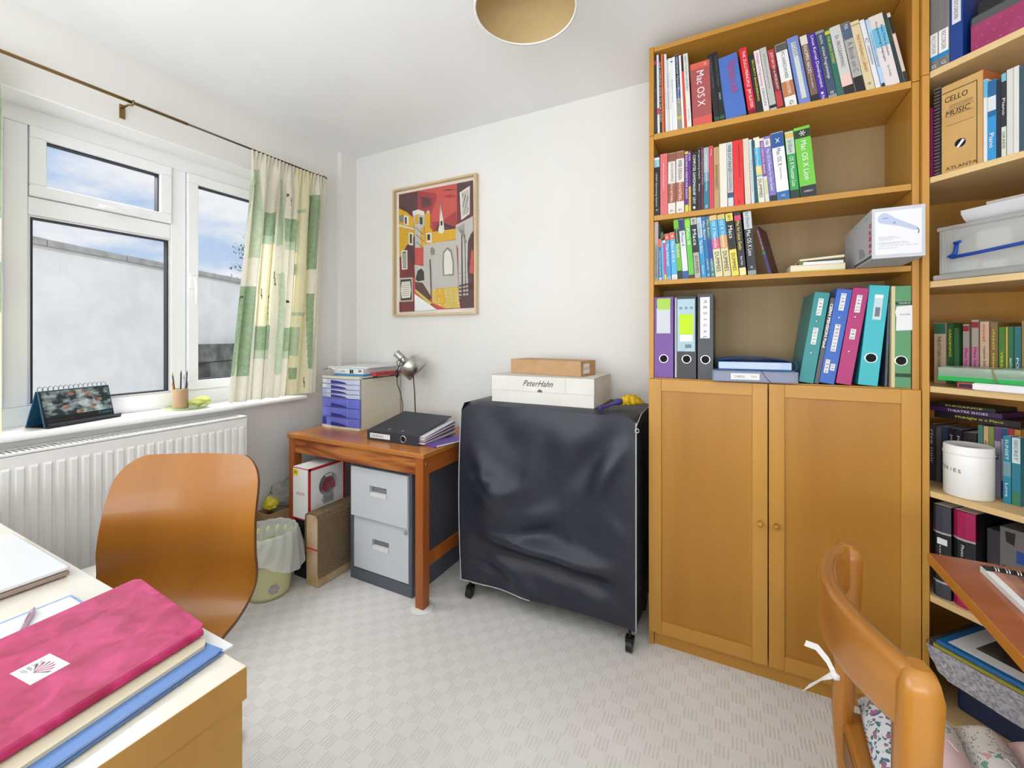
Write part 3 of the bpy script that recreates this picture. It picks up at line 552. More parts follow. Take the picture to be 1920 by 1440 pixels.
def front(u, w):
    edge = min(1, 4*u*(1-u)*1.6); x = CW*u; z = CHt-.012-w*(CHt-.012-.085)+.010*sin(pi*u)*w
    cz = .035*max(0, 1-u/.055)+.02*max(0, 1-(1-u)/.04); z -= cz*(1-w)
    x += (-.012*sin(pi*w) if u == 0 else 0)
    return (x, -.018*sin(pi*min(1, w*1.1))*edge-fold(u, w)*edge*min(1, w*6)*1.5, z)
g = MB(); g.grid(front, 70, 70)
def side(x0, sg):
    def f(u, w): return (x0+sg*(.012*noise.noise(Vector((u*3, w*3, 7)))*sin(pi*u)+.004*sin(pi*w)), CD*u, CHt-.012-w*(CHt-.012-.085)-(.03*(1-w) if u < .03 else 0))
    return f
g.grid(side(0, -1), 16, 24); g.grid(side(CW, 1), 16, 24)
g.grid(lambda u, w: (CW*u, CD*w, CHt-.012-(.035*max(0, 1-u/.055)+.02*max(0, 1-(1-u)/.04))*(1-min(1, w*5))+.012*min(1, w*9)*min(1, u*12)*min(1, (1-u)*12)), 36, 14)
g.grid(lambda u, w: (CW*u, CD, CHt-.012-w*(CHt-.09)), 4, 4)
g.build('cover', m_cov, cv)
pm = col((206, 208, 212), .5); pts = [front(1, k/30) for k in range(31)]; MB().tube([(x+.002, y-.004, z) for x, y, z in pts], .0024, 6).build('piping', pm, cv)
pts = [front(0, k/30) for k in range(31)]; MB().tube([(x-.001, y-.004, z) for x, y, z in pts]+[(front(k/20, 1)[0], front(k/20, 1)[1]-.002, front(k/20, 1)[2]) for k in range(1, 10)], .0022, 6).build('piping', pm, cv)
MB().tube([(CW+.002, .0, CHt-.045), (CW+.003, .10, CHt-.012), (CW+.003, CD*.9, CHt-.008)], .002, 6).build('piping', pm, cv)
MB().tube([(CW+.006+.008*cos(q), -.008, CHt-.060+.008*sin(q)) for q in [k*pi/5 for k in range(11)]], .0016, 6).build('zip_pull', m_chrome, cv)
lettering(cv, 'o·m', INKS['w'], (CW+.008, .035, .235), .02, .008, SIDE)
for x, y in ((.035, .02), (.775, .012), (.035, .30), (.775, .30)):
    ct = MB(); ct.tube([(x, y, .115), (x, y, .045)], .006, 10); ct.cyl((x-.012, y-.005, .023), (x+.012, y-.005, .023), .023, n=24); ct.box(x-.016, x+.016, y-.012, y+.02, .03, .052); ct.build('caster', m_black, cv, bev=.001)
fr_ = MB()
for x in (.03, .77):
    for y in (.03, .33): fr_.cyl((x, y, .1), (x, y, .90), .011, n=12)
fr_.build('frame_tube', m_chrome, cv)
wbx = thing('shoe_box', 'long white lidded box with script lettering on the black covered trolley', 'box', (-.992, 1.722, CHt+.001), radians(.6))
m_wc = texmat('white_card', (226, 222, 214), (232, 228, 220), ns=8, rough=.7)
B('box_base', .003, .487, .003, .277, 0, .10, m_wc, wbx); b = MB(); b.box(0, .49, 0, .003, .055, .124); b.box(0, .49, .277, .28, .055, .124); b.box(0, .003, 0, .28, .055, .124); b.box(.487, .49, 0, .28, .055, .124); b.box(0, .49, 0, .28, .121, .124); b.build('lid', m_wc, wbx, bev=.0008)
B('box_seam', .3625, .3635, -.0004, .001, .056, .123, col((170, 166, 158), .7), wbx)
MB().prism([(.245+.012*cos(k*pi/8), .0545+.012*sin(k*pi/8)) for k in range(9)], -.0008, .0, ax='y').build('thumb_notch', col((110, 104, 96), .8), wbx)
lettering(wbx, 'PeterHahn', INKS['k'], (.235, -.0008, .092), .145, .026, FRONT, shear=.55)
bb = thing('parcel_box', 'long slim brown cardboard box on top of the white lidded box', 'box', (-.945, 1.832, CHt+.1255), radians(-8.5)); B('carton', 0, .372, 0, .15, 0, .067, m_card, bb, bev=.001)
B('side_sticker', .3715, .3726, .025, .085, .012, .055, m_paper, bb); lettering(bb, 'IN 20 CM', INKS['g'], (.3732, .055, .034), .05, .012, SIDE)
ds = thing('feather_duster', 'yellow duster with a purple handle lying beside the white lidded box', 'duster', (-.475, 1.74, CHt+.002))
def duster(u, v):
    a = 2*pi*u; q = v; r = .026*sin(pi*min(.97, q+.02))**.6*(1+.12*sin(23*a)+.1*sin(31*q)); return (.05+.10*q, .05+.06*q+r*cos(a), .022+.018*sin(pi*q)*.6+r*.8*sin(a))
MB().grid(duster, 60, 30).build('duster_head', texmat('yellow_fluff', (206, 166, 20), (240, 206, 50), ns=60, rough=.95, bump=.5), ds, fix=False)
MB().tube([(.0, -.045, .006), (.004, -.035, .010), (.022, -.01, .014), (.045, .018, .022), (.058, .032, .028), (.07, .045, .030)], [.008, .009, .005, .007, .014, .012], 14).build('handle', col((70, 58, 130), .35), ds)

# ---------------------------------------------------------------- framed print on the back wall
pt = thing('framed_print', 'framed red and yellow print of an old stone court, on the white wall', 'picture', (-1.880, YB-.032, 1.350))
PW, PH = .612, .79
m_fr = wood('pale_gold_frame', (206, 180, 138), (222, 198, 158), 'z', .4)
for (x0, x1, z0, z1) in ((0, .012, 0, PH), (PW-.012, PW, 0, PH), (.012, PW-.012, 0, .012), (.012, PW-.012, PH-.012, PH)): B('frame_bar', x0, x1, 0, .031, z0, z1, m_fr, pt, bev=.001)
B('mount', .012, PW-.012, .0272, .0295, .012, PH-.012, col((238, 232, 218), .7), pt)
PCM = [(90, 58, 62), (170, 60, 62), (206, 86, 80), (222, 172, 40), (230, 226, 214), (60, 56, 56), (196, 192, 184), (214, 186, 92), (236, 240, 240), (140, 132, 118), (120, 50, 56)]
pmats = [col(c, .7) for c in PCM]; art = MB(); lay = [0]
def A(m, *p):
    pts = []
    for x, y in p:
        u = (x-230)/603; yt = 305-117*u; v = (y-yt)/(1258-yt); pts.append((.030+u*(PW-.06), .0268-lay[0]*.00006, PH-.030-v*(PH-.062)))
    lay[0] += 1; art.add(pts, [tuple(range(len(pts)))], m)
A(2, (230, 300), (828, 188), (838, 1250), (240, 1265))
A(0, (230, 305), (400, 272), (395, 430), (350, 480), (230, 420)); A(1, (395, 272), (540, 290), (552, 330), (520, 415), (500, 470), (390, 440)); A(0, (230, 305), (330, 290), (330, 420), (300, 440), (230, 425))
for k in range(6): A(0, (400+5*k, 330+14*k), (440+18*k, 318+14*k), (530-6*k, 338+12*k), (430, 336+15*k))
A(1, (505, 530), (600, 520), (700, 440), (715, 590), (520, 610)); A(0, (560, 545), (600, 535), (706, 575), (700, 590), (540, 604))
A(0, (580, 270), (640, 258), (720, 262), (640, 270)); A(1, (600, 320), (650, 300), (712, 320), (650, 330))
A(4, (230, 545), (365, 580), (368, 620), (230, 560)); A(3, (230, 415), (300, 445), (362, 500), (362, 575), (230, 545)); A(9, (232, 480), (272, 462), (282, 535), (240, 525)); A(4, (275, 470), (318, 480), (318, 555), (275, 545)); A(5, (284, 484), (300, 488), (300, 545), (284, 540))
A(3, (232, 562), (368, 590), (368, 700), (300, 720), (250, 810), (236, 810)); A(0, (368, 640), (300, 720), (250, 810), (240, 985), (372, 985)); A(10, (236, 815), (300, 800), (372, 900), (372, 985), (240, 985))
for k in range(26): x = 240+(k*37) % 118; y = 580+(k*53) % 190; (A(9, (x, y), (x+16, y+1), (x+16, y+4), (x, y+3)) if x+y < 1010 else None)
A(4, (318, 615), (356, 615), (356, 720), (318, 715)); A(5, (328, 625), (346, 627), (346, 705), (328, 700)); A(4, (252, 762), (306, 758), (308, 915), (258, 918)); A(5, (264, 772), (296, 770), (297, 905), (268, 905))
for k in range(6): A(4, (270+4*k, 780), (272+4*k, 780), (272+4*k, 900), (270+4*k, 900))
A(6, (350, 440), (400, 425), (452, 445), (455, 560), (420, 575), (370, 560)); A(3, (372, 450), (400, 440), (402, 545), (376, 545)); A(5, (412, 485), (436, 490), (436, 550), (414, 545)); A(4, (352, 440), (400, 424), (452, 442), (448, 476), (400, 462), (356, 478))
A(6, (370, 560), (445, 560), (450, 740), (374, 740)); A(3, (418, 580), (442, 580), (444, 740), (420, 740)); 
for k in range(14): A(5, (376+(k*13) % 60, 575+k*12), (388+(k*13) % 60, 573+k*12), (390+(k*13) % 60, 579+k*12), (378+(k*13) % 60, 581+k*12))
A(3, (455, 460), (500, 450), (500, 575), (520, 600), (520, 710), (450, 715)); A(6, (470, 440), (488, 430), (500, 450), (470, 460)); A(3, (518, 612), (704, 588), (704, 678), (520, 708)); A(4, (470, 620), (512, 616), (514, 700), (474, 700)); A(5, (476, 632), (500, 630), (500, 680), (478, 680))
A(6, (446, 716), (706, 682), (722, 1070), (514, 1085), (510, 900), (446, 900)); A(4, (575, 560), (583, 330), (590, 420), (606, 515), (614, 600), (600, 628), (570, 622), (566, 590)); A(9, (580, 350), (584, 330), (588, 420), (584, 520)); A(5, (584, 524), (600, 522), (600, 560), (584, 560))
A(0, (712, 214), (828, 190), (832, 480), (712, 555)); A(10, (716, 360), (740, 350), (742, 520), (714, 545)); A(4, (732, 290), (808, 235), (806, 470), (744, 520)); A(6, (750, 290), (800, 262), (800, 455), (752, 495))
for k in range(16): x = 752+(k*19) % 42; A(5, (x, 300+k*11), (x+5, 296+k*11), (x+6, 322+k*10), (x+2, 324+k*10))
A(6, (704, 560), (832, 490), (834, 620), (800, 680), (796, 1160), (725, 1170), (722, 760), (702, 700)); A(0, (836, 610), (815, 640), (795, 700), (790, 900), (800, 1160), (838, 1250)); A(2, (820, 770), (836, 780), (836, 970), (806, 960)); A(5, (745, 600), (752, 600), (760, 1160), (748, 1160)); A(5, (770, 640), (775, 640), (782, 1150), (776, 1150))
for k in range(9): A(9, (712+12*k, 580-7*k), (718+12*k, 577-7*k), (790-4*k, 700+8*k), (784-4*k, 704+8*k)) if k < 5 else A(9, (724, 760+40*k), (800, 750+40*k), (800, 753+40*k), (724, 764+40*k))
A(6, (240, 988), (355, 985), (360, 1180), (244, 1182)); A(5, (250, 1000), (346, 996), (350, 1170), (254, 1172)); A(4, (262, 1020), (335, 1016), (342, 1090), (335, 1150), (262, 1154), (254, 1085))
for k in range(7): A(9, (268, 1030+17*k), (330, 1028+17*k), (330, 1032+17*k), (268, 1034+17*k))
A(10, (240, 1184), (368, 1182), (370, 1264), (242, 1266)); A(6, (372, 880), (510, 905), (514, 1140), (480, 1160), (380, 1020)); A(5, (380, 1000), (400, 930), (430, 912), (452, 940), (456, 1010), (400, 1020)); A(5, (498, 840), (506, 840), (514, 1140), (508, 1140))
A(9, (600, 880), (606, 780), (640, 742), (672, 772), (690, 870), (690, 975), (606, 980)); A(4, (612, 870), (616, 790), (640, 760), (664, 785), (680, 870), (680, 965), (616, 970)); A(9, (505, 750), (522, 738), (540, 765), (536, 800), (510, 805))
A(0, (378, 1022), (440, 1030), (514, 1150), (490, 1180), (380, 1080)); A(7, (515, 1085), (722, 1072), (738, 1250), (630, 1250), (520, 1200)); A(3, (550, 1085), (620, 1078), (630, 1240), (560, 1210)); A(8, (374, 1120), (550, 1250), (560, 1258), (374, 1262)); A(7, (380, 1080), (520, 1200), (500, 1215), (380, 1105))
for k in range(18): x = 530+(k*47) % 190; y = 1090+(k*29) % 140; A(4, (x, y), (x+14, y+6), (x+12, y+10), (x-2, y+4))
for k in range(5): A(0, (730, 1060+30*k), (835, 1040+35*k), (836, 1052+35*k), (730, 1075+30*k))
A(0, (740, 1165), (836, 1150), (838, 1250), (745, 1252))
art.build('print', pmats, pt, fix=False)
B('glazing', .012, PW-.012, .004, .006, .012, PH-.012, m_glass, pt)

# ---------------------------------------------------------------- bookcase with doors (left bay)
BX0, BX1, BY = -.290, .5235, 1.762
bc = thing('bookcase', 'tall honey birch bookcase with two panelled doors below open shelves', 'bookcase', (BX0, BY, 0))
bw = BX1-BX0
B('side_panel', 0, .018, 0, .28, 0, 2.018, m_birch, bc, bev=.0012); B('side_panel', bw-.018, bw, 0, .28, 0, 2.018, m_birch, bc, bev=.0012)
B('side_panel', 0, .018, 0, .28, 2.020, 2.372, m_birch, bc, bev=.0012); B('side_panel', bw-.018, bw, 0, .28, 2.020, 2.372, m_birch, bc, bev=.0012)
B('back_panel', .018, bw-.018, .268, .274, .06, 2.36, wood('beige_back_board', (160, 134, 94), (174, 148, 106), 'z', .6), bc)
for z0, z1 in ((2.352, 2.370), (2.003, 2.0255), (1.682, 1.702), (1.427, 1.445), (1.040, 1.0595), (.062, .08)): B('shelf', .019, bw-.019, .002, .267, z0, z1, m_birchx, bc, bev=.001)
B('plinth', .019, bw-.019, .012, .03, 0, .061, m_birchx, bc)
DW = bw/2-.0025
for i, x0 in enumerate((.002, bw/2+.002)):
    dr = D.objects.new('door', None); C.objects.link(dr); dr.parent = bc; dr.location = (x0, -.019, .063)
    w_ = DW-.001; h_ = .993; st = .047
    B('stile', 0, st, 0, .018, 0, h_, m_birch, dr, bev=.0015); B('stile', w_-st, w_, 0, .018, 0, h_, m_birch, dr, bev=.0015)
    B('rail', st, w_-st, .0008, .0175, h_-.045, h_, m_birchx, dr, bev=.0015); B('rail', st, w_-st, .0008, .0175, 0, .05, m_birchx, dr, bev=.0015)
    B('door_panel', st-.002, w_-st+.002, .007, .014, .045, h_-.04, m_birchd, dr)
    kx = w_-.024 if i == 0 else .022
    MB().lathe([(.001, 0), (.006, 0), (.0055, .010), (.0085, .016), (.0095, .022), (.0085, .027), (.001, .028)], 20, M=M4((1, 0, 0), (0, 0, 1), (0, -1, 0), (kx, 0, .502))).build('knob', m_birchd, dr)

# corner bookcase (right bay): pentagonal shelves with a diagonal front
P0 = Vector((.5237, 1.76, 0)); dd = Vector((.70711, -.70711, 0)); nn = Vector((.70711, .70711, 0))
cb_ = thing('corner_bookcase', 'open corner bookcase of pale birch with a diagonal front', 'bookcase', (0, 0, 0))
B('side_panel', .5245, .5415, 1.745, 2.045, 0, 2.024, m_birch, cb_, bev=.001); B('side_panel', .5245, .5415, 1.745, 2.045, 2.026, 2.372, m_birch, cb_, bev=.001)
B('side_panel', 1.09, 1.40, 1.178, 1.194, 0, 2.372, m_birch, cb_, bev=.001)
B('back_panel', .5415, 1.405, 2.035, 2.045, .05, 2.36, m_birch, cb_); B('back_panel', 1.395, 1.405, 1.2, 2.035, .05, 2.36, m_birchy, cb_)
for z0, z1 in ((2.352, 2.37), (2.011, 2.031), (1.690, 1.708), (1.371, 1.390), (1.052, 1.070), (.732, .750), (.413, .432), (.062, .080)):
    MB().prism([(.5425, 1.7425), (1.089, 1.196), (1.394, 1.196), (1.394, 2.034), (.5425, 2.034)], z0, z1).build('shelf', m_pale, cb_, bev=.001)
MB().prism([(.5425, 1.757), (1.089, 1.21), (1.104, 1.21), (.5425, 1.772)], 0, .061).build('plinth', m_birchx, cb_)

# ---------------------------------------------------------------- books
def book(loc, rz, lean, w, h, d, c, label, bands=(), texts=(), group=None, pages=None, rough=.45, name='book', cat='book', hard=False):
    if lean < 0: loc = (loc[0], loc[1], loc[2]+w*sin(radians(-lean)))
    t = thing(name, label, cat, loc, (0, -radians(lean), rz), group); w = w*.955; m = col(c, rough); ct = .002 if w > .012 else .0008
    b = MB(); b.box(0, ct, 0, d, 0, h); b.box(w-ct, w, 0, d, 0, h); b.box(ct, w-ct, 0, ct, 0, h); b.build('cover', m, t)
    g_ = .003 if hard else .0006
    B('pages', ct, w-ct, ct, d-g_-.001, g_, h-g_, pages or m_page, t)
    for kb, (f0, f1, c2) in enumerate(bands):
        if f1-f0 < .001: continue
        B('spine_band', .0003, w-.0003, -.0004-.00015*kb, .0006, h*f0+.0002, h*f1-.0002, col(c2, rough), t)
    for (s_, ink, f0, f1, xc, hf) in texts:
        if s_: lettering(t, s_, INKS[ink], (w*xc, -.0013, h*(f0+f1)/2), h*(f1-f0), w*hf, DOWN)
    return t
G1 = 'books on the top shelf of the birch bookcase'; G2 = 'books on the second shelf of the birch bookcase'; G3 = 'books on the third shelf of the birch bookcase'
ZA = 2.026; W_ = (236, 236, 234)
SA = [(-.2715, .0126, .311, .4, (58, 60, 66), 'charcoal slim magazine-format book, leftmost on the top shelf', [(.9, .95, (220, 40, 130))], [('SPECIAL ISSUE COLLECTION', 'g', .05, .6, .5, .5)]),
(-.2590, .0084, .317, .8, (225, 225, 225), 'white slim booklet with a pink spot low on its spine, second on the top shelf', [(.25, .33, (220, 50, 80))], []),
(-.2506, .0085, .319, .9, (44, 40, 42), 'black slim booklet with small white title, left part of the top shelf', [], [('THE COMPLETE GUIDE TO THE SYSTEM', 'w', .15, .9, .5, .5)]),
(-.2418, .0072, .317, .9, (226, 120, 46), 'orange slim booklet near the left end of the top shelf', [], []),
(-.2345, .0045, .307, 1.0, (150, 40, 40), 'very thin dark red booklet beside the orange one', [], []),
(-.2295, .0098, .313, 1.2, (232, 232, 230), 'tall white booklet just right of the thin dark red one', [], [('programmers manual', 'r', .3, .55, .5, .35)]),
(-.2192, .0068, .286, 1.4, (206, 208, 208), 'pale grey thin manual, shorter than its white left neighbour', [], [('USER GUIDE', 'g', .3, .8, .5, .4)]),
(-.2120, .0088, .290, 1.5, (238, 238, 236), 'white manual with tiny grey title, first of two twins', [], [('Introduction to the system', 'g', .3, .8, .5, .35)]),
(-.2028, .0086, .290, 1.8, (230, 232, 234), 'white manual with tiny blue title, second of two twins', [(.94, .96, (60, 90, 160))], [('Reference', 'b', .4, .7, .5, .4)]),
(-.1938, .0094, .290, 2.0, (240, 240, 238), 'plain white manual beside the navy and grey office book', [], []),
(-.1840, .0164, .297, 2.3, (150, 146, 138), 'grey and navy office-software manual on the top shelf', [(.56, .995, (34, 44, 78)), (.14, .18, (200, 190, 60)), (.42, .56, (56, 80, 130))], [('CONSULTING GUIDE', 'w', .74, .97, .5, .35), ('OpenOffice.org 3', 'w', .36, .72, .5, .5)]),
(-.1672, .0076, .289, 2.6, (236, 236, 236), 'white thin manual right of the navy and grey office manual', [], []),
(-.1594, .0086, .290, 2.8, (220, 78, 56), 'orange-red thin book with a black top third', [(.78, .995, (40, 36, 36))], []),
(-.1500, .0168, .292, 3.0, (228, 226, 220), 'white book with black handwriting-style title left of the fat red book', [], [('CREATE YOUR OWN GAME WORLD', 'k', .5, .97, .5, .35), ('John Smith', 'k', .1, .25, .5, .25)]),
(-.1290, .0700, .243, 2.5, (186, 78, 76), 'very fat red and pink book with large white title on the top shelf', [(.0, .14, (214, 92, 82)), (.90, .998, (216, 96, 84)), (.14, .9, (170, 84, 84))], [('Mac OS X', 'w', .30, .86, .5, .38), ('O', 'w', .93, .97, .78, .1)]),
(-.0545, .0185, .264, 5.6, (30, 30, 34), 'black book with faint gold title, left of its black twin', [(.03, .08, (40, 90, 66))], [('TANENBAUM OPERATING', 'g', .5, .95, .5, .35)]),
(-.0355, .0180, .266, 5.8, (26, 27, 31), 'black book pressed against the wide blue book', [(.03, .08, (44, 96, 70))], [('MODERN SYSTEMS', 'g', .5, .93, .5, .3), ('MIT', 'w', .3, .4, .5, .3)]),
(-.0152, .0700, .238, 7.8, (74, 112, 190), 'wide blue book with red gothic title on the top shelf', [], [('LINUX', 'r', .78, .92, .82, .11), ('UNDERCOVER', 'r', .38, .88, .60, .30)]),
(.0589, .0250, .254, 7.6, (214, 30, 50), 'bright red hardback with bold white title on the top shelf', [(.0, .08, (120, 20, 30))], [('THE ZULU PRINCIPLE  JIM SLATER', 'w', .10, .95, .5, .5)]),
(.0842, .0200, .222, 7.4, (32, 32, 34), 'black book between the red hardback and the pink-lettered white one', [], [('SECURITY ENGINEERING', 'y', .2, .9, .6, .3)]),
(.106, .0183, .231, 8.2, (226, 222, 222), 'white book with pink block lettering on the top shelf', [], [('Principles of Programming', 'p', .42, .95, .45, .5), ('DESIGN', 'g', .1, .38, .5, .4)]),
(.126, .0211, .236, 8.4, (184, 188, 184), 'light grey book with a small black mark at its foot', [(.04, .09, (40, 40, 44))], [('the practice of programming', 'r', .35, .9, .5, .25)]),
(.1488, .0193, .222, 8.4, (186, 60, 62), 'dark red book with slanted white title leaning on the white hardware book', [(.0, .04, (30, 24, 24)), (.3, .7, (120, 36, 44))], [('JUST SAY NO to MICROSOFT', 'w', .32, .95, .5, .5)]),
(.1728, .0348, .232, 8.4, (232, 232, 230), 'white hardware handbook with an orange-brown panel on its spine', [(.16, .40, (190, 120, 66)), (.88, .995, (90, 86, 88))], [('PC HARDWARE', 'g', .44, .86, .55, .3), ('IN A NUTSHELL', 'w', .18, .39, .55, .3), ('G', 'k', .03, .09, .55, .35)]),
(.2124, .0345, .245, 9.0, (116, 134, 198), 'periwinkle blue book with a long white title label', [], [('POSIX', 'g', .70, .9, .55, .34)]),
(.2483, .0211, .239, 8.8, (122, 96, 84), 'brown book with white top and bold white title', [(.86, .995, (226, 214, 204)), (.0, .10, (34, 28, 28))], [('KNOPPIX HACKS', 'w', .42, .84, .5, .5), ('for the system', 'w', .2, .4, .5, .3)]),
(.2703, .0237, .241, 8.9, (68, 36, 150), 'deep violet-blue book with white serif title', [], [('Linux Kernel Development', 'w', .18, .96, .55, .5), ('i', 'w', .08, .12, .5, .3), ('N', 'w', .02, .06, .5, .4)]),
(.295, .0252, .242, 9.1, (62, 78, 104), 'slate blue book with grey edging and white title', [(.0, .05, (150, 152, 156)), (.96, .998, (150, 152, 156))], [('KNUTH', 'w', .80, .93, .5, .3), ('«Linux Programming»', 'w', .28, .76, .5, .42), ('WILEY', 'w', .06, .1, .5, .4)]),
(.321, .0154, .24, 9.2, (44, 110, 92), 'dark green book with yellow title on the top shelf', [(.93, .98, (214, 190, 60))], [('THE LINUX SYSTEM', 'y', .5, .9, .5, .45)]),
(.3378, .0300, .244, 9.7, (206, 204, 202), 'pale grey book with sky-blue side, pink patch and black foot', [(.0, .13, (36, 30, 36)), (.13, .30, (232, 198, 186)), (.0, .0, (60, 170, 220))], [('Dr. PROGRAMMING', 'g', .40, .86, .5, .35)]),
(.3695, .0255, .245, 10.0, (176, 172, 168), 'grey book with slate top and a black publisher block at its foot', [(.0, .22, (30, 26, 30)), (.76, .995, (80, 98, 120))], [('A Book on C', 'g', .28, .72, .5, .55), ('POHL', 'w', .90, .97, .5, .4)]),
(.3962, .0236, .243, 10.4, (222, 202, 160), 'beige book with thin rule lines and serif title', [(.94, .95, (120, 100, 70))], [('THE STANDARD C LIBRARY', 'o', .25, .8, .5, .35), ('o', 'b', .07, .11, .5, .3)]),
(.4212, .0130, .242, 10.5, (226, 226, 230), 'off-white book with a large blue letter C', [], [('C', 'b', .66, .73, .5, .6), ('COMPANION', 'k', .35, .62, .5, .4)]),
(.4350, .0095, .237, 10.4, (178, 206, 232), 'thin pale blue book left of the wide teaching book', [(.0, .06, (40, 40, 50))], [('C PROGRAMMING LANGUAGE', 'g', .3, .8, .5, .45)]),
(.4450, .0372, .243, 10.6, (228, 218, 218), 'wide white book with a sky-blue top half, right end of the top shelf', [(.55, .82, (110, 186, 220)), (.82, .995, (226, 214, 206))], [('Real-Time Systems', 'k', .40, .84, .72, .2), ('Programming Languages', 'k', .34, .90, .4, .2), ('Burns & Wellings', 'g', .12, .28, .5, .2)]),
(.4826, .0090, .243, 10.9, (34, 56, 58), 'dark green-black slim book second from the right end of the top shelf', [(.6, .9, (50, 74, 56))], []),
(.4920, .0085, .240, 10.9, (218, 196, 180), 'slim pinkish book with black ends, rightmost on the top shelf', [(.0, .16, (46, 36, 40)), (.70, .94, (30, 26, 28))], [])]
for r in SA: book((r[0], 1.775+random.uniform(-.002, .003), ZA), 0, r[3], r[1], r[2], .19, r[4], r[5], r[6], r[7], G1, rough=.4)
for o in C.objects:  # long label on the periwinkle spine
    if o.get('label', '').startswith('periwinkle'): B('spine_label', .010, .024, -.0006, .0004, .02, .225, col((206, 212, 206), .5), o)
ZB = 1.7025
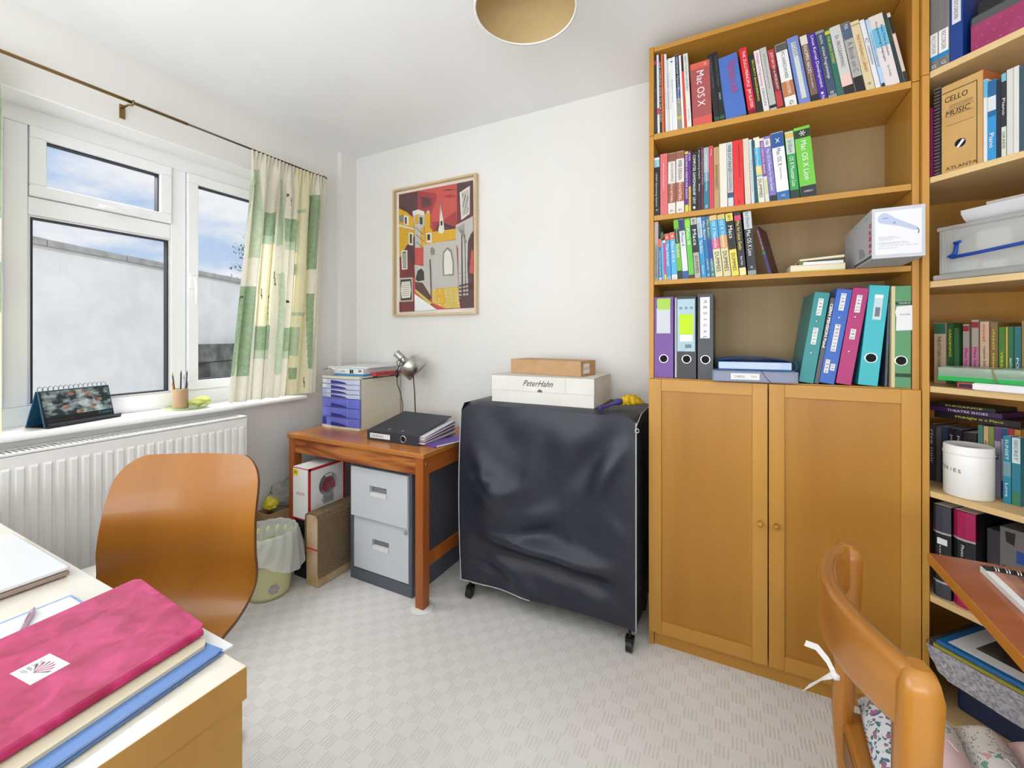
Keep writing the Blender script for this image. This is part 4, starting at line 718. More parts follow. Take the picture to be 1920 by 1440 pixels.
SB = [(-.2715, .0215, .241, .2, (30, 28, 30), 'black slim book with a pale blue crest at its top, leftmost on the second shelf', [(.80, .92, (150, 196, 216)), (.92, .96, (230, 230, 230))], [('UNIX Operating System', 'w', .15, .7, .4, .35), ('A', 'w', .08, .11, .5, .35)]),
(-.2490, .0285, .243, .2, (220, 108, 110), 'coral pink book, second on the second shelf', [], [('Software Architecture', 'w', .4, .85, .5, .15)]),
(-.2195, .0280, .239, 0, (226, 218, 210), 'white book with brown panels at top and middle, left of its near twin', [(.86, .995, (140, 84, 66)), (.18, .50, (160, 84, 60))], [('JAVA ENTERPRISE', 'g', .53, .84, .5, .4), ('IN A NUTSHELL', 'w', .19, .49, .5, .3), ('G', 'k', .04, .07, .5, .4)]),
(-.1897, .0305, .240, .1, (228, 220, 212), 'white design handbook with brown panels, right of its near twin', [(.88, .995, (150, 92, 70)), (.19, .50, (166, 88, 62))], [('WEB DESIGN', 'k', .54, .86, .5, .45), ('IN A NUTSHELL', 'w', .20, .49, .5, .35), ('G', 'k', .04, .07, .5, .4)]),
(-.1577, .0128, .236, .2, (104, 40, 140), 'purple slim book with white title and yellow foot', [(.0, .12, (214, 206, 60)), (.95, .995, (206, 200, 60))], [('BUILDING A WEBSITE FOR SENIORS', 'w', .22, .93, .5, .55)]),
(-.1445, .0088, .235, .3, (110, 40, 150), 'thin purple book with a yellow lower half', [(.0, .42, (224, 190, 60))], [('CSS', 'w', .84, .97, .5, .7), ('in easy steps', 'r', .1, .38, .5, .6)]),
(-.1352, .0220, .227, 0, (24, 24, 26), 'black book with condensed white capitals on the second shelf', [], [('COMPUTER GAMESMANSHIP  LEVY', 'w', .12, .95, .5, .45), ('■', 'w', .04, .08, .5, .35)]),
(-.1126, .0127, .242, .5, (32, 30, 36), 'slim black book right of the capital-lettered one', [], [('Programming Pearls', 'w', .5, .95, .5, .5), ('Bentley', 'w', .3, .42, .5, .4)]),
(-.0995, .0086, .242, .5, (92, 36, 60), 'thin maroon book on the second shelf', [], [('More Programming Pearls', 'w', .4, .95, .5, .4)]),
(-.0905, .0188, .238, .5, (46, 118, 142), 'teal book with a grey fading top on the second shelf', [(.60, .995, (168, 176, 182)), (.45, .6, (110, 150, 168))], [('MODERN COMPUTING', 'w', .3, .88, .5, .3), ('4th', 'w', .03, .08, .5, .5)]),
(-.0712, .0150, .240, .6, (206, 66, 80), 'slim crimson-pink book on the second shelf', [], [('Writing', 'w', .85, .95, .5, .35)]),
(-.0558, .0196, .232, .5, (186, 152, 104), 'tan book with black boxed title on the second shelf', [(.30, .72, (176, 142, 94))], [('System V Explained', 'k', .36, .70, .5, .4)]),
(-.0354, .0255, .239, .9, (228, 222, 208), 'cream book with blank spine on the second shelf', [], []),
(-.0090, .0190, .240, 1.2, (196, 204, 204), 'grey-white book covered in dark condensed title letters', [(.0, .12, (206, 216, 214)), (.14, .22, (40, 80, 120))], [('WEB DATABASE', 'k', .55, .96, .5, .6), ('PROGRAMMING', 'g', .24, .55, .5, .6)]),
(.0112, .0345, .241, 1.5, (222, 44, 44), 'bright red book on the second shelf', [], [('Object-Oriented Software Construction', 'k', .42, .93, .62, .16), ('2nd', 'k', .04, .08, .5, .2)]),
(.0472, .0190, .243, 2.0, (222, 206, 186), 'cream-beige book right of the bright red one', [], []),
(.0670, .0105, .237, 2.2, (208, 218, 224), 'thin pale grey-blue book leaning on its cream neighbour', [], [('The practice', 'k', .2, .7, .5, .35)]),
(.0782, .0108, .230, 3.0, (24, 78, 92), 'slim dark teal book on the second shelf', [], []),
(.0900, .0195, .239, 4.4, (228, 226, 206), 'cream book with a sky-blue and yellow photo panel', [(.40, .84, (60, 170, 214)), (.42, .56, (226, 206, 120))], [('Digital Photography', 'w', .46, .82, .4, .45), ('DUMMIES', 'k', .08, .36, .5, .55)]),
(.1104, .0132, .233, 4.8, (220, 218, 220), 'white book with a purple upper half on the second shelf', [(.40, .96, (128, 60, 150)), (.12, .36, (206, 206, 160))], [('WEB DESIGN FOR SENIORS', 'w', .44, .94, .5, .5)]),
(.1250, .0215, .236, 5.4, (128, 118, 190), 'lilac book with a framed black animal emblem at its top', [(.0, .09, (34, 30, 44)), (.84, .96, (226, 226, 226))], [('@', 'k', .86, .94, .5, .45), ('Mac OS X Panther for Unix Geeks', 'w', .16, .8, .5, .4)]),
(.1478, .0385, .243, 5.2, (236, 236, 238), 'wide white book with royal blue top and foot, second shelf', [(.78, .995, (36, 82, 150)), (.0, .13, (40, 104, 172))], [('Mac OS X', 'k', .50, .76, .5, .35), ('Panther Edition', 'g', .30, .48, .5, .15), ('X', 'w', .84, .92, .5, .3), ('WILEY', 'w', .05, .08, .5, .35)]),
(.1885, .0262, .240, 4.8, (44, 156, 76), 'green book with grey top and black foot, left of the wide lime one', [(.0, .13, (40, 50, 52)), (.66, .995, (196, 208, 198)), (.90, .97, (220, 180, 90))], [('brilliant', 'g', .68, .86, .5, .5), ('OS X Mountain Lion', 'w', .18, .62, .5, .5)]),
(.2172, .0480, .246, 5.2, (112, 196, 62), 'wide lime green book with black foot, rightmost on the second shelf', [(.0, .16, (34, 38, 44)), (.84, .96, (40, 52, 36))], [('Mac OS X Lion', 'w', .24, .80, .52, .36), ('*', 'w', .87, .94, .5, .4)])]
for r in SB: book((r[0], 1.775+random.uniform(-.002, .003), ZB), 0, r[3], r[1], r[2], .185, r[4], r[5], r[6], r[7], G2, rough=.4)
for o in C.objects:
    if o.get('label', '').startswith('wide lime'): lettering(o, "O'REILLY", INKS['w'], (.023, -.0012, .02), .026, .006, FRONT)
ZC = 1.4455
SCC = [(-.2715, .0155, .238, 0, (158, 156, 156), 'tall thin grey-pink book, leftmost on the third shelf', [(.62, .995, (186, 168, 172))], [('The Essential Apprentice Bible', 'k', .05, .58, .5, .5)]),
(-.2548, .0128, .165, .8, (44, 116, 168), 'small blue book with an orange top, left end of the third shelf', [(.80, .995, (214, 96, 50)), (.0, .07, (190, 200, 206))], [('Digital Photography', 'w', .1, .7, .5, .4)]),
(-.2412, .0070, .157, 1.6, (88, 178, 218), 'very thin sky-blue booklet on the third shelf', [], []),
(-.2336, .0085, .158, 2.0, (214, 60, 130), 'thin hot pink booklet with yellow foot on the third shelf', [(.0, .14, (230, 190, 70)), (.93, .995, (240, 240, 240))], []),
(-.2245, .0180, .183, 3.0, (64, 154, 208), 'short blue internet handbook with an orange square at its top', [(.84, .995, (226, 84, 48)), (.0, .07, (150, 170, 190))], [('The Internet', 'w', .30, .78, .5, .6), ('x', 'w', .88, .95, .5, .4)]),
(-.2052, .0210, .186, 3.1, (84, 174, 222), 'short light blue handbook with an orange-pink square at its top', [(.85, .995, (228, 92, 62)), (.0, .10, (236, 236, 236))], [('Macs & OS X', 'w', .36, .8, .5, .5), ('x', 'w', .88, .95, .5, .4), ('O', 'b', .02, .07, .5, .4)]),
(-.1832, .0178, .235, 4.2, (112, 182, 50), 'lime book with a black box on its spine, third shelf', [(.0, .14, (34, 34, 34)), (.60, .84, (36, 48, 30))], [('Facebook', 'w', .36, .58, .5, .6), ('the missing manual', 'w', .62, .83, .5, .35)]),
(-.1645, .0206, .240, 4.3, (222, 224, 228), 'white photo-software book with navy top and foot', [(.80, .995, (34, 56, 110)), (.0, .13, (42, 84, 150))], [('iPhoto 4', 'k', .55, .78, .5, .5)]),
(-.1428, .0196, .242, 4.3, (98, 194, 70), 'bright green photo-software book beside the white and navy one', [(.0, .06, (70, 40, 40)), (.85, .97, (150, 214, 60))], [('iPhoto 08', 'w', .56, .84, .5, .6)]),
(-.1222, .0220, .236, 4.2, (28, 28, 30), 'black and grey beginners book with large white title', [(.0, .42, (176, 172, 158)), (.88, .995, (196, 194, 180))], [('Macs', 'w', .54, .80, .5, .6), ('#1', 'k', .90, .97, .5, .5), ('DUMMIES', 'k', .08, .36, .5, .5)]),
(-.0990, .0175, .238, 4.7, (44, 150, 206), 'azure book with a silver-white top on the third shelf', [(.66, .995, (190, 206, 220))], [('brilliant', 't', .68, .90, .5, .6), ('The Beans', 'w', .40, .62, .5, .6), ('Pearson', 'w', .06, .2, .5, .4)]),
(-.0805, .0138, .236, 5.0, (40, 110, 164), 'steel blue slim basics book on the third shelf', [], [('Mac Basics', 'w', .62, .92, .5, .6), ('IN SIMPLE STEPS', 'w', .12, .30, .5, .35), ('O', 'w', .02, .06, .5, .5)]),
(-.0662, .0148, .234, 5.2, (30, 106, 136), 'teal-blue slim basics book right of the steel blue one', [(.28, .62, (30, 66, 150)), (.0, .26, (34, 120, 120))], [('Mac Basics', 'y', .66, .94, .5, .5), ('IN SIMPLE STEPS', 'w', .10, .30, .5, .4), ('O', 'w', .02, .06, .5, .5)]),
(-.0508, .0260, .237, 5.5, (222, 214, 172), 'cream beginners book with cyan to pink cover photo', [(.45, .92, (60, 164, 214)), (.45, .62, (214, 96, 130)), (.92, .995, (230, 190, 120))], [('OS X Mavericks', 'w', .47, .90, .5, .45), ('DUMMIES', 'k', .08, .40, .5, .55)]),
(-.0235, .0258, .238, 5.6, (220, 208, 160), 'cream beginners book with cyan to orange cover photo', [(.45, .92, (60, 160, 210)), (.45, .66, (214, 160, 96)), (.92, .995, (214, 190, 110))], [('OS X Yosemite', 'w', .47, .90, .5, .45), ('DUMMIES', 'k', .08, .40, .5, .55)]),
(.0036, .0246, .237, 5.5, (232, 214, 96), 'yellow beginners book with a black title block', [(.42, .88, (26, 26, 28))], [('Macs', 'w', .60, .80, .5, .55), ('#1', 'k', .90, .97, .5, .5), ('DUMMIES', 'k', .08, .36, .5, .5)]),
(.0295, .0225, .242, 5.0, (42, 34, 46), 'dark book with pink badge and pale yellow foot, third shelf', [(.0, .12, (232, 222, 160)), (.87, .95, (214, 60, 110))], [('Mac for Linux Geeks', 'y', .40, .86, .5, .5), ('Peter Wells', 'w', .16, .30, .5, .3)]),
(.0560, .0275, .241, 4.2, (38, 40, 46), 'black book with a white top, last upright one on the third shelf', [(.72, .995, (200, 204, 206)), (.0, .07, (150, 150, 156))], [('brilliant', 'g', .74, .98, .5, .45), ('Mac OS X Lion', 'w', .30, .70, .5, .5), ('W', 'w', .1, .14, .5, .3)])]
for r in SCC: book((r[0], 1.775+random.uniform(-.002, .003), ZC), 0, r[3], r[1], min(r[2], .2335), .175, r[4], r[5], r[6], r[7], G3, rough=.4)
book((.122, 1.790, ZC), radians(-16), 14.0, .0095, .186, .13, (84, 40, 56), 'slim maroon and indigo book slanting to the left, end of the third row', [(.0, .40, (46, 42, 110)), (.40, .47, (40, 120, 84))], [('poetry of the seas', 'w', .5, .9, .5, .4)], G3)
bm_ = thing('bookmark', 'green leaf-shaped bookmark poking up above the short blue books', 'bookmark', (-.2495, 1.80, ZC+.166)); MB().prism([(0, 0), (-.004, .018), (.004, .034), (.012, .016), (.008, 0)], 0, .0008, ax='y').build('leaf', col((112, 132, 88), .7), bm_)

# flat things and box on the third shelf
fb = thing('book', 'thick cream-paged paperback lying flat on the third shelf', 'book', (.184, 1.764, ZC), radians(2)); B('cover', 0, .155, 0, .12, 0, .0025, col((214, 206, 90), .5), fb); B('cover', 0, .155, 0, .12, .0215, .023, col((232, 222, 200), .5), fb); B('pages', .001, .156, .001, .119, .0025, .0215, m_cream, fb, bev=.002)
fb = thing('booklet', 'white booklet lying on the thick cream-paged paperback', 'booklet', (.222, 1.767, ZC+.0232), radians(1)); B('pages', 0, .112, 0, .11, 0, .009, m_paper, fb); B('olive_tab', -.012, .014, .004, .05, .0, .013, col((110, 120, 60), .6), fb)
fb = thing('booklet', 'open cream and white booklet topmost on the flat pile, third shelf', 'booklet', (.212, 1.768, ZC+.0365), radians(1)); b = MB(); b.add([(0, 0, 0), (.125, 0, .006), (.125, .11, .006), (0, .11, 0), (0, 0, .006), (.125, 0, .0135), (.125, .11, .0135), (0, .11, .006)], [(0, 3, 2, 1), (4, 5, 6, 7), (0, 1, 5, 4), (1, 2, 6, 5), (2, 3, 7, 6), (3, 0, 4, 7)]); b.build('pages', [m_cream], fb)
hbx = thing('appliance_box', 'white carton with a picture of a hair tool, jutting out from the third shelf', 'box', (.364, 1.576, ZC+.0005), radians(-1))
HW, HH, HD = .116, .144, .36
B('carton', 0, HW, 0, HD, 0, HH, col((196, 198, 204), .5), hbx, bev=.0008)
B('front_panel_print', .007, HW-.008, -.0006, 0, .010, HH-.010, col((226, 227, 230), .5), hbx)
sp = MB(); sp.prism([(.013, .108), (.012, .116), (.018, .126), (.026, .130), (.034, .127), (.052, .112), (.068, .102), (.098, .083), (.101, .076), (.094, .073), (.062, .088), (.044, .094), (.026, .098), (.016, .102)], -.0009, -.0005, ax='y'); sp.build('printed_hair_tool', col((182, 190, 216), .4), hbx)
b = MB(); b.prism([(.050+.003*cos(k), .099+.003*sin(k)) for k in range(6)], -.0012, -.0008, ax='y'); b.build('printed_button', col((70, 160, 200), .4), hbx)
MB().tube([(.098, -.0008, .079), (.102, -.0008, .073), (.101, -.0008, .064)], .0012, 6).build('printed_cord', INKS['g'], hbx); lettering(hbx, '—', INKS['k'], (.030, -.0014, .114), .013, .001, FRONT)
for k, (s_, z, l_) in enumerate((('CERAMIC CRIMPING IRON', .060, .038), ('WITH A QUALITY FINISH FOR ALL', .056, .048), ('CLASSIC WAVES', .052, .03), ('FAST HEAT UP IN 30 SECONDS  READY', .044, .062), ('VARIABLE TEMPERATURE TO STYLE HAIR', .040, .068), ('ON OFF SWITCH  SAFE HEAT  SWIVEL CORD', .034, .086), ('PROFESSIONAL QUALITY', .028, .045))): lettering(hbx, s_, INKS['k'], (.014+l_/2, -.0012, z), l_, .0016, FRONT)
LS = ((0, -1, 0), (0, 0, 1), (-1, 0, 0))
for k in range(5): lettering(hbx, 'CRIMP'[k], INKS['p'], (-.0008, .018, .099-k*.019), .022, .013, LS, bold=.08)
lettering(hbx, 'Crimper', INKS['g'], (-.0008, .06, .128), .05, .008, LS, shear=.4); B('grey_band', -.0008, 0, .002, HD*.6, .004, .012, col((70, 72, 80), .5), hbx); MB().prism([(.07, .02), (.10, .045), (.15, .055), (.15, .02)], -.0008, 0, ax='x').build('printed_hair_tool', col((150, 156, 176), .4), hbx)

# lever arch files
def binder(loc, lean, w, h, c, label, rz=0, lab=None, ring_z=.075, d=.255, group=None, rough=.35, rivets=False, name='lever_arch_file'):
    if lean < 0: loc = (loc[0], loc[1], loc[2]+w*sin(radians(-lean)))
    t = thing(name, label, 'file', loc, (0, -radians(lean), rz), group); w *= .965; m = col(c, rough)
    B('spine', 0, w, 0, .003, 0, h, m, t, bev=.001); B('cover_board', 0, .003, .003, d, 0, h, m, t); B('cover_board', w-.003, w, .003, d, 0, h, m, t)
    B('papers', .006, w*.7, .01, d-.02, .004, h-.012, m_page, t)
    if lab: B('spine_label', lab[0]*w, lab[1]*w, -.0008, .0003, lab[2]*h, lab[3]*h, col(lab[4], .5), t)
    if ring_z: fring(t, w*.5, ring_z, min(.0135, w*.27), y=-.0006)
    if rivets:
        for z in rivets: MB().lathe([(.001, .0015), (.003, .001), (.0038, 0)], 14, M=M4((1, 0, 0), (0, 0, 1), (0, -1, 0), (w*.5, 0, z*h))).build('rivet', m_chrome, t)
    return t, w
GF = 'lever arch files on the shelf above the doors'
ZD = 1.060
t, w = binder((-.2710, 1.767, ZD), 0, .0745, .318, (110, 62, 150), 'purple lever arch file with a white label, left end of the shelf above the doors', lab=(.13, .84, .55, .86, (206, 210, 216)), group=GF)
MB().prism([(.012, .272), (.016, .268), (.055, .268), (.061, .274), (.061, .312), (.012, .312), (.010, .30)], -.0016, -.0009, ax='y').build('green_sticky_note', col((170, 210, 86), .6), t)
t, w = binder((-.1860, 1.767, ZD), 0, .0715, .318, (28, 28, 32), 'black lever arch file with a pale blue label and yellow-green note', lab=(.02, .93, .33, .965, (176, 204, 216)), group=GF)
B('clear_sleeves', -.0085, -.001, .004, .24, .002, .314, col((170, 172, 182), .3), t); B('yellow_note', .008, .058, -.0016, -.0009, .170, .248, col((196, 232, 30), .6), t); B('white_strip', .010, .056, -.0016, -.0009, .143, .169, m_paper, t)
for k in range(3): MB().lathe([(.0025, 0), (.0045, .0003)], 14, M=M4((1, 0, 0), (0, 0, 1), (0, -1, 0), (.014+.019*k, -.0012, .272))).build('printed_icon', INKS['k'], t, fix=False)
for i in range(8): B('barcode_bar', .030+i*.0028, .0315+i*.0028, -.0014, -.0009, .118, .132, m_black, t)
t, w = binder((-.1125, 1.766, ZD), 0, .0560, .324, (52, 55, 64), 'charcoal lever arch file with a tall white label', lab=(.17, .78, .48, .96, (232, 232, 234)), group=GF)
for i, ch in enumerate('MEDICAL'): lettering(t, ch, INKS['k'], (.0265, -.0016, .294-i*.0225), .008 if ch != 'I' else .002, .011, DOWN)
cs = thing('document_case', 'clear plastic document case with a handwritten name strip above the cupboard doors', 'case', (-.058, 1.708, ZD+.0005), radians(6))
m_clr = glass('frosted_clear_plastic', (225, 230, 240), mixd=.42, dcol=(196, 204, 226), rough=.2)
b = MB(); b.box(0, .265, 0, .24, 0, .040); b.build('case', m_clr, cs, bev=.004, seg=3); B('papers_inside', .01, .255, .012, .23, .003, .030, col((120, 128, 170), .6), cs)
B('name_strip', .058, .148, -.0012, -.0004, .009, .031, m_paper, cs); lettering(cs, 'CAROL', INKS['g'], (.087, -.0018, .020), .034, .008, FRONT); lettering(cs, 'TAX', INKS['g'], (.130, -.0018, .020), .018, .007, FRONT)
MB().tube([(.150, .10, .0415), (.153, -.0015, .040), (.172, -.0025, .012), (.186, -.0005, .0)], .001, 6).build('elastic', col((130, 40, 90), .5), cs)
bf = thing('display_book', 'translucent blue display book of plastic sleeves on the clear document case', 'folder', (-.045, 1.722, ZD+.0415), radians(4))
m_bt = glass('translucent_blue_plastic', (120, 170, 225), mixd=.6, dcol=(36, 116, 200), rough=.2)
B('sleeves', .006, .232, .002, .20, .004, .030, col((178, 202, 236), .3), bf, bev=.002); 
b = MB(); b.box(0, .24, -.002, .21, 0, .003); b.loft([[(-.001+.24*q, yy, .031+.010*sin(pi*q)+(.008*(1-q) if q < .2 else 0)*0) for q in [k/10 for k in range(11)]] for yy in (-.003, .21)], closed=False, cap=False); b.loft([[(-.001+.24*q, yy, .034+.010*sin(pi*q)) for q in [k/10 for k in range(11)]] for yy in (-.003, .21)], closed=False, cap=False)
b.tube([(.238, -.002, .002), (.246, -.002, .010), (.247, -.002, .022), (.239, -.002, .033)], .0016, 6); b.build('cover', m_bt, bf)
for i in range(6): B('sleeve_edge', .008, .20, -.0004+.0018, .0024, .007+i*.0038, .0078+i*.0038, m_paper, bf)
def tiles(t, w, s_, z0, pitch=.0115, x=.5, h=.014):
    for i, ch in enumerate(s_):
        if ch == ' ': continue
        z = z0-i*pitch; B('letter_tile', w*x-h/2, w*x+h/2, -.0010, -.0002, z-pitch*.5, z+pitch*.5, m_paper, t); lettering(t, ch, INKS['k'], (w*x, -.0016, z), pitch*.55 if ch != 'I' else .0015, h*.6, DOWN)
gb = 'ring binders leaning right above the cupboard doors'
t, w = binder((.2090, 1.767, ZD), -8.6, .0440, .312, (20, 140, 142), 'teal ring binder with letter-tile stickers, leftmost of the leaning row', ring_z=0, rivets=(.68, .33), group=gb); tiles(t, w, 'CAROL', .285); tiles(t, w, 'UNIQA', .185)
t, w = binder((.2535, 1.770, ZD), -9.0, .0135, .295, (74, 74, 86), 'slim grey report with bold white capitals between the teal and blue binders', ring_z=0, group=gb, name='report_folder'); lettering(t, 'CERN PENSION Fund', INKS['w'], (w*.5, -.001, .20), .15, w*.6, DOWN, bold=.03)
t, w = binder((.2675, 1.767, ZD), -8.9, .0430, .320, (28, 96, 190), 'royal blue ring binder with letter-tile stickers', ring_z=0, rivets=(.70,), group=gb); tiles(t, w, 'CAROL', .300); tiles(t, w, 'PENSIONS', .196); tiles(t, w, 'CERN', .075, x=.30, h=.012); tiles(t, w, 'UK', .063, x=.68, h=.012)
t, w = binder((.3130, 1.767, ZD), -8.4, .0430, .322, (178, 20, 110), 'magenta ring binder with letter-tile stickers', ring_z=0, rivets=(.70, .34), group=gb); tiles(t, w, 'CAROL', .292); tiles(t, w, 'UBS', .180)
t, w = binder((.3720, 1.767, ZD), -5.4, .0525, .326, (52, 186, 198), 'turquoise lever arch file with a barcode label leaning right', group=gb, ring_z=.090, lab=(.32, .74, .66, .91, (206, 224, 232)))
for i in range(7): B('barcode_bar', w*.42+i*.0018, w*.42+.001+i*.0018, -.0014, -.0008, .225, .255, m_black, t)
B('foil_strip', w*.32, w*.74, -.0014, -.0008, .286, .294, m_chrome, t)
t, w = binder((.4420, 1.775, ZD), -1.8, .0065, .27, (70, 84, 100), 'thin grey-blue document wallet between the turquoise and green files', ring_z=0, d=.24, group=gb, name='document_wallet')
t, w = binder((.4555, 1.762, ZD), -.2, .0490, .322, (96, 156, 112), 'faded green lever arch file with torn white label, rightmost above the doors', group=gb, ring_z=.085, rough=.6)
B('cream_side', -.0006, .008, -.0006, .25, 0, .322, col((222, 208, 160), .6), t)
B('dark_band', .009, .0465, -.0012, 0, .262, .272, col((26, 60, 40), .5), t); B('dark_band', .009, .0465, -.0012, 0, .034, .045, col((30, 60, 42), .5), t); lettering(t, 'TEMPO', INKS['w'], (.030, -.0018, .267), .03, .005, FRONT)
MB().prism([(.010, .180), (.0495, .182), (.049, .26), (.012, .257), (.008, .24), (.011, .22)], -.002, -.0013, ax='y').build('torn_label', m_paper, t); lettering(t, 'House Bank', INKS['g'], (.032, -.0026, .232), .025, .005, FRONT)

# ---------------------------------------------------------------- things in the corner bookcase; (s, depth) run along and behind its front
def R(s_, dep, z): p = P0+dd*s_+nn*dep; return (p.x, p.y, z)
RZ = radians(-45)
Z1, Z2, Z3, Z4, Z5, Z6, Z7 = 2.0315, 1.7085, 1.3905, 1.0705, .7505, .4325, .0805
GR = 'music books and files in the corner bookcase'
for s0, w_, zt, lb in ((.0190, .0205, .22, 'grey magazine file with a white label and blue strip, leftmost on the corner top shelf'), (.0400, .0250, .22, 'grey magazine file with handwritten label beside the plain blue folder')):
    t = thing('magazine_file', lb, 'file', R(s0, .012, Z1), RZ, GR); B('body', 0, w_, 0, .22, 0, .30, texmat('grey_board', (112, 108, 108), (134, 130, 128), (1, 1, .05), .6, 40), t, bev=.0006)
    B('blue_strip', .0006, w_-.0006, -.0006, 0, .032, .052 if w_ < .024 else .050, col((30, 130, 190), .5), t); B('spine_label', .0006, w_-.002, -.001, 0, .046, .114, m_paper, t); lettering(t, 'RECORDER', INKS['g'], (w_*.5, -.0016, .080), .055, w_*.42, DOWN); lettering(t, 'G', INKS['w'], (w_*.5, -.0016, .014), .010, .010, FRONT)
t, w = binder(R(.0665, .012, Z1), 0, .030, .31, (22, 62, 140), 'dark blue folder with a white handwritten label on the corner top shelf', rz=RZ, ring_z=0, lab=(.18, .86, .36, .62, (226, 226, 232))); lettering(t, 'RECORDER', INKS['g'], (w*.5, -.0016, .152), .06, w*.3, DOWN)
t = thing('storage_box', 'pink patterned box with pale diamonds on the corner top shelf', 'box', R(.1120, .015, Z1), RZ); B('body', 0, .36, 0, .22, 0, .079, texmat('pink_moire', (150, 40, 90), (170, 58, 108), ns=9, rough=.45), t)
b = MB(); rr_ = random.Random(5)
for i in range(14):
    for k in range(3): x = .012+i*.024+(.012 if k % 2 else 0); z = .014+k*.025; b.prism([(x-.003, z-.0012), (x+.001, z), (x+.004, z+.0022), (x, z+.0008)], -.0006, 0, ax='y')
b.build('printed_motifs', col((214, 140, 170), .5), t)
b = MB()
for i in range(-4, 15):
    x = i*.024; b.prism([(max(0, x), 0 if x >= 0 else -x*.0), (max(0, x)+.0006, 0), (max(0, x)+.0366, .079), (max(0, x)+.036, .079)], -.0004, 0, ax='y') if x >= 0 else None
b.build('printed_lines', col((178, 80, 124), .5), t)
t = thing('metal_box', 'dark metallic flat case lying on the pink patterned box', 'case', R(.1010, .030, Z1+.0800), RZ); B('body', 0, .34, 0, .2, 0, .034, col((112, 114, 116), .28, metal=.8), t, bev=.006, seg=3); B('lid', .01, .33, .01, .19, .034, .075, col((36, 34, 38), .35), t, bev=.004)
# second shelf
book(R(.0190, .012, Z2), RZ, 0, .0060, .215, .19, (128, 30, 84), 'thin maroon book, leftmost on the corner second shelf', group=GR)
t = thing('spiral_notebook', 'grey wire-bound notebook standing left of the brown box file', 'notebook', R(.0262, .018, Z2), RZ); B('pages', 0, .015, .006, .21, 0, .275, col((70, 60, 64), .6), t)
for i in range(26): MB().box(-.0005, .0155, -.004, .008, .006+i*.0103, .0118+i*.0103).build('wire_coil', col((124, 116, 120), .35, metal=.6), t, bev=.002, seg=1)
t = thing('box_file', 'brown card box file labelled by hand for cello music', 'file', R(.0480, .010, Z2), RZ, GR); m_bk = texmat('manila_card', (198, 154, 90), (208, 166, 102), ns=10, rough=.6)
B('body', 0, .091, 0, .24, 0, .262, m_bk, t, bev=.0006); B('red_spine_edge', .086, .0925, .0005, .24, 0, .263, col((190, 110, 60), .6), t)
b = MB(); b.box(.002, .080, -.0005, 0, .239, .241); b.box(.0785, .080, -.0005, 0, .004, .240)
for k in range(3): b.box(.018, .070, -.0005, 0, .197-.004*k, .1978-.004*k)
for z in (.185-.0, .166, .140): b.box(.012, .072, -.0005, 0, z-.001, z-.0002)
b.build('printed_lines', INKS['k'], t); lettering(t, 'CELLO', INKS['k'], (.034, -.0012, .218), .052, .016, FRONT, shear=.1); lettering(t, 'MUSIC', INKS['k'], (.038, -.0012, .175), .055, .015, FRONT, shear=.1); lettering(t, 'ATLANTA', INKS['k'], (.045, -.0012, .012), .07, .009, FRONT)
MB().lathe([(.0005, 0), (.0125, 0)], 28, M=M4((1, 0, 0), (0, 0, 1), (0, -1, 0), (.043, -.0004, .078))).build('finger_hole', col((16, 14, 14), .9), t, fix=False); b = MB(); b.prism([(.034, .068), (.040, .066), (.053, .083), (.048, .088)], -.0009, -.0006, ax='y'); b.build('paper_in_hole', m_paper, t)
for (s0, w_, h_, c, lb, bd, tx) in ((.1410, .0080, .232, (220, 226, 230), 'thin white and cyan music book beside the brown box file', [(.78, .995, (90, 180, 220))], []),
    (.1492, .0180, .222, (48, 146, 206), 'blue piano book with a white torn sticker', [(.55, .995, (30, 100, 150)), (.62, .80, (220, 222, 226))], [('Piano', 'w', .16, .34, .5, .55)]),
    (.1676, .0090, .215, (30, 34, 54), 'slim navy music book between the blue and black piano books', [], []),
    (.1768, .0100, .228, (38, 42, 44), 'black and cream piano book next to the two white books', [(.0, .36, (214, 220, 200)), (.90, .995, (120, 186, 206))], [('Piano', 'w', .50, .70, .5, .6), ('GRADE', 'k', .1, .3, .5, .5)]),
    (.1872, .0125, .232, (214, 212, 206), 'white music book, left one of two white spines', [], []), (.2000, .0105, .232, (222, 218, 214), 'white music book with pinkish edge, right one of two white spines', [], []),
    (.2110, .0250, .228, (52, 78, 96), 'slate blue music book right of the two white spines', [], [])):
    book(R(s0, .010, Z2), RZ, 0, w_, h_, .20, c, lb, bd, tx, GR)
# third shelf: clear crate
t = thing('storage_crate', 'clear plastic storage crate with a blue handle on the corner shelf', 'crate', R(.036, .006, Z3), RZ)
m_cr = glass('clear_polypropylene', (238, 240, 240), mixd=.36, dcol=(242, 240, 234), rough=.12)
b = MB(); b.box(.008, .012, 0, .25, .02, .148); b.box(.012, .40, 0, .004, .02, .148); b.box(.012, .40, .246, .25, .02, .148); b.box(.396, .40, .004, .246, .02, .148); b.box(.008, .40, 0, .25, .016, .02); b.build('crate_wall', m_cr, t, bev=.002)
b = MB(); b.box(-.004, .405, -.008, .255, .0, .016); b.build('base_rim', m_cr, t, bev=.004, seg=3); b = MB(); b.box(.004, .405, -.005, .254, .146, .158); b.build('lid', m_cr, t, bev=.003)
for i in range(5): B('moulded_rib', .016+i*.007, .0185+i*.007, -.0015, 0, .024, .142, m_cr, t)
MB().tube([(.052, -.006, .104), (.050, -.010, .072), (.045, -.012, .070), (.036, -.012, .066), (.045, -.014, .062), (.10, -.016, .066), (.22, -.016, .078), (.34, -.012, .086)], [.005, .005, .004, .004, .005, .0048, .0048, .0048], 12).build('handle', col((20, 66, 160), .35), t)
MB().tube([(.047, -.008, .104), (.062, -.010, .106)], .0038, 10).build('handle_clip', col((20, 56, 150), .35), t)
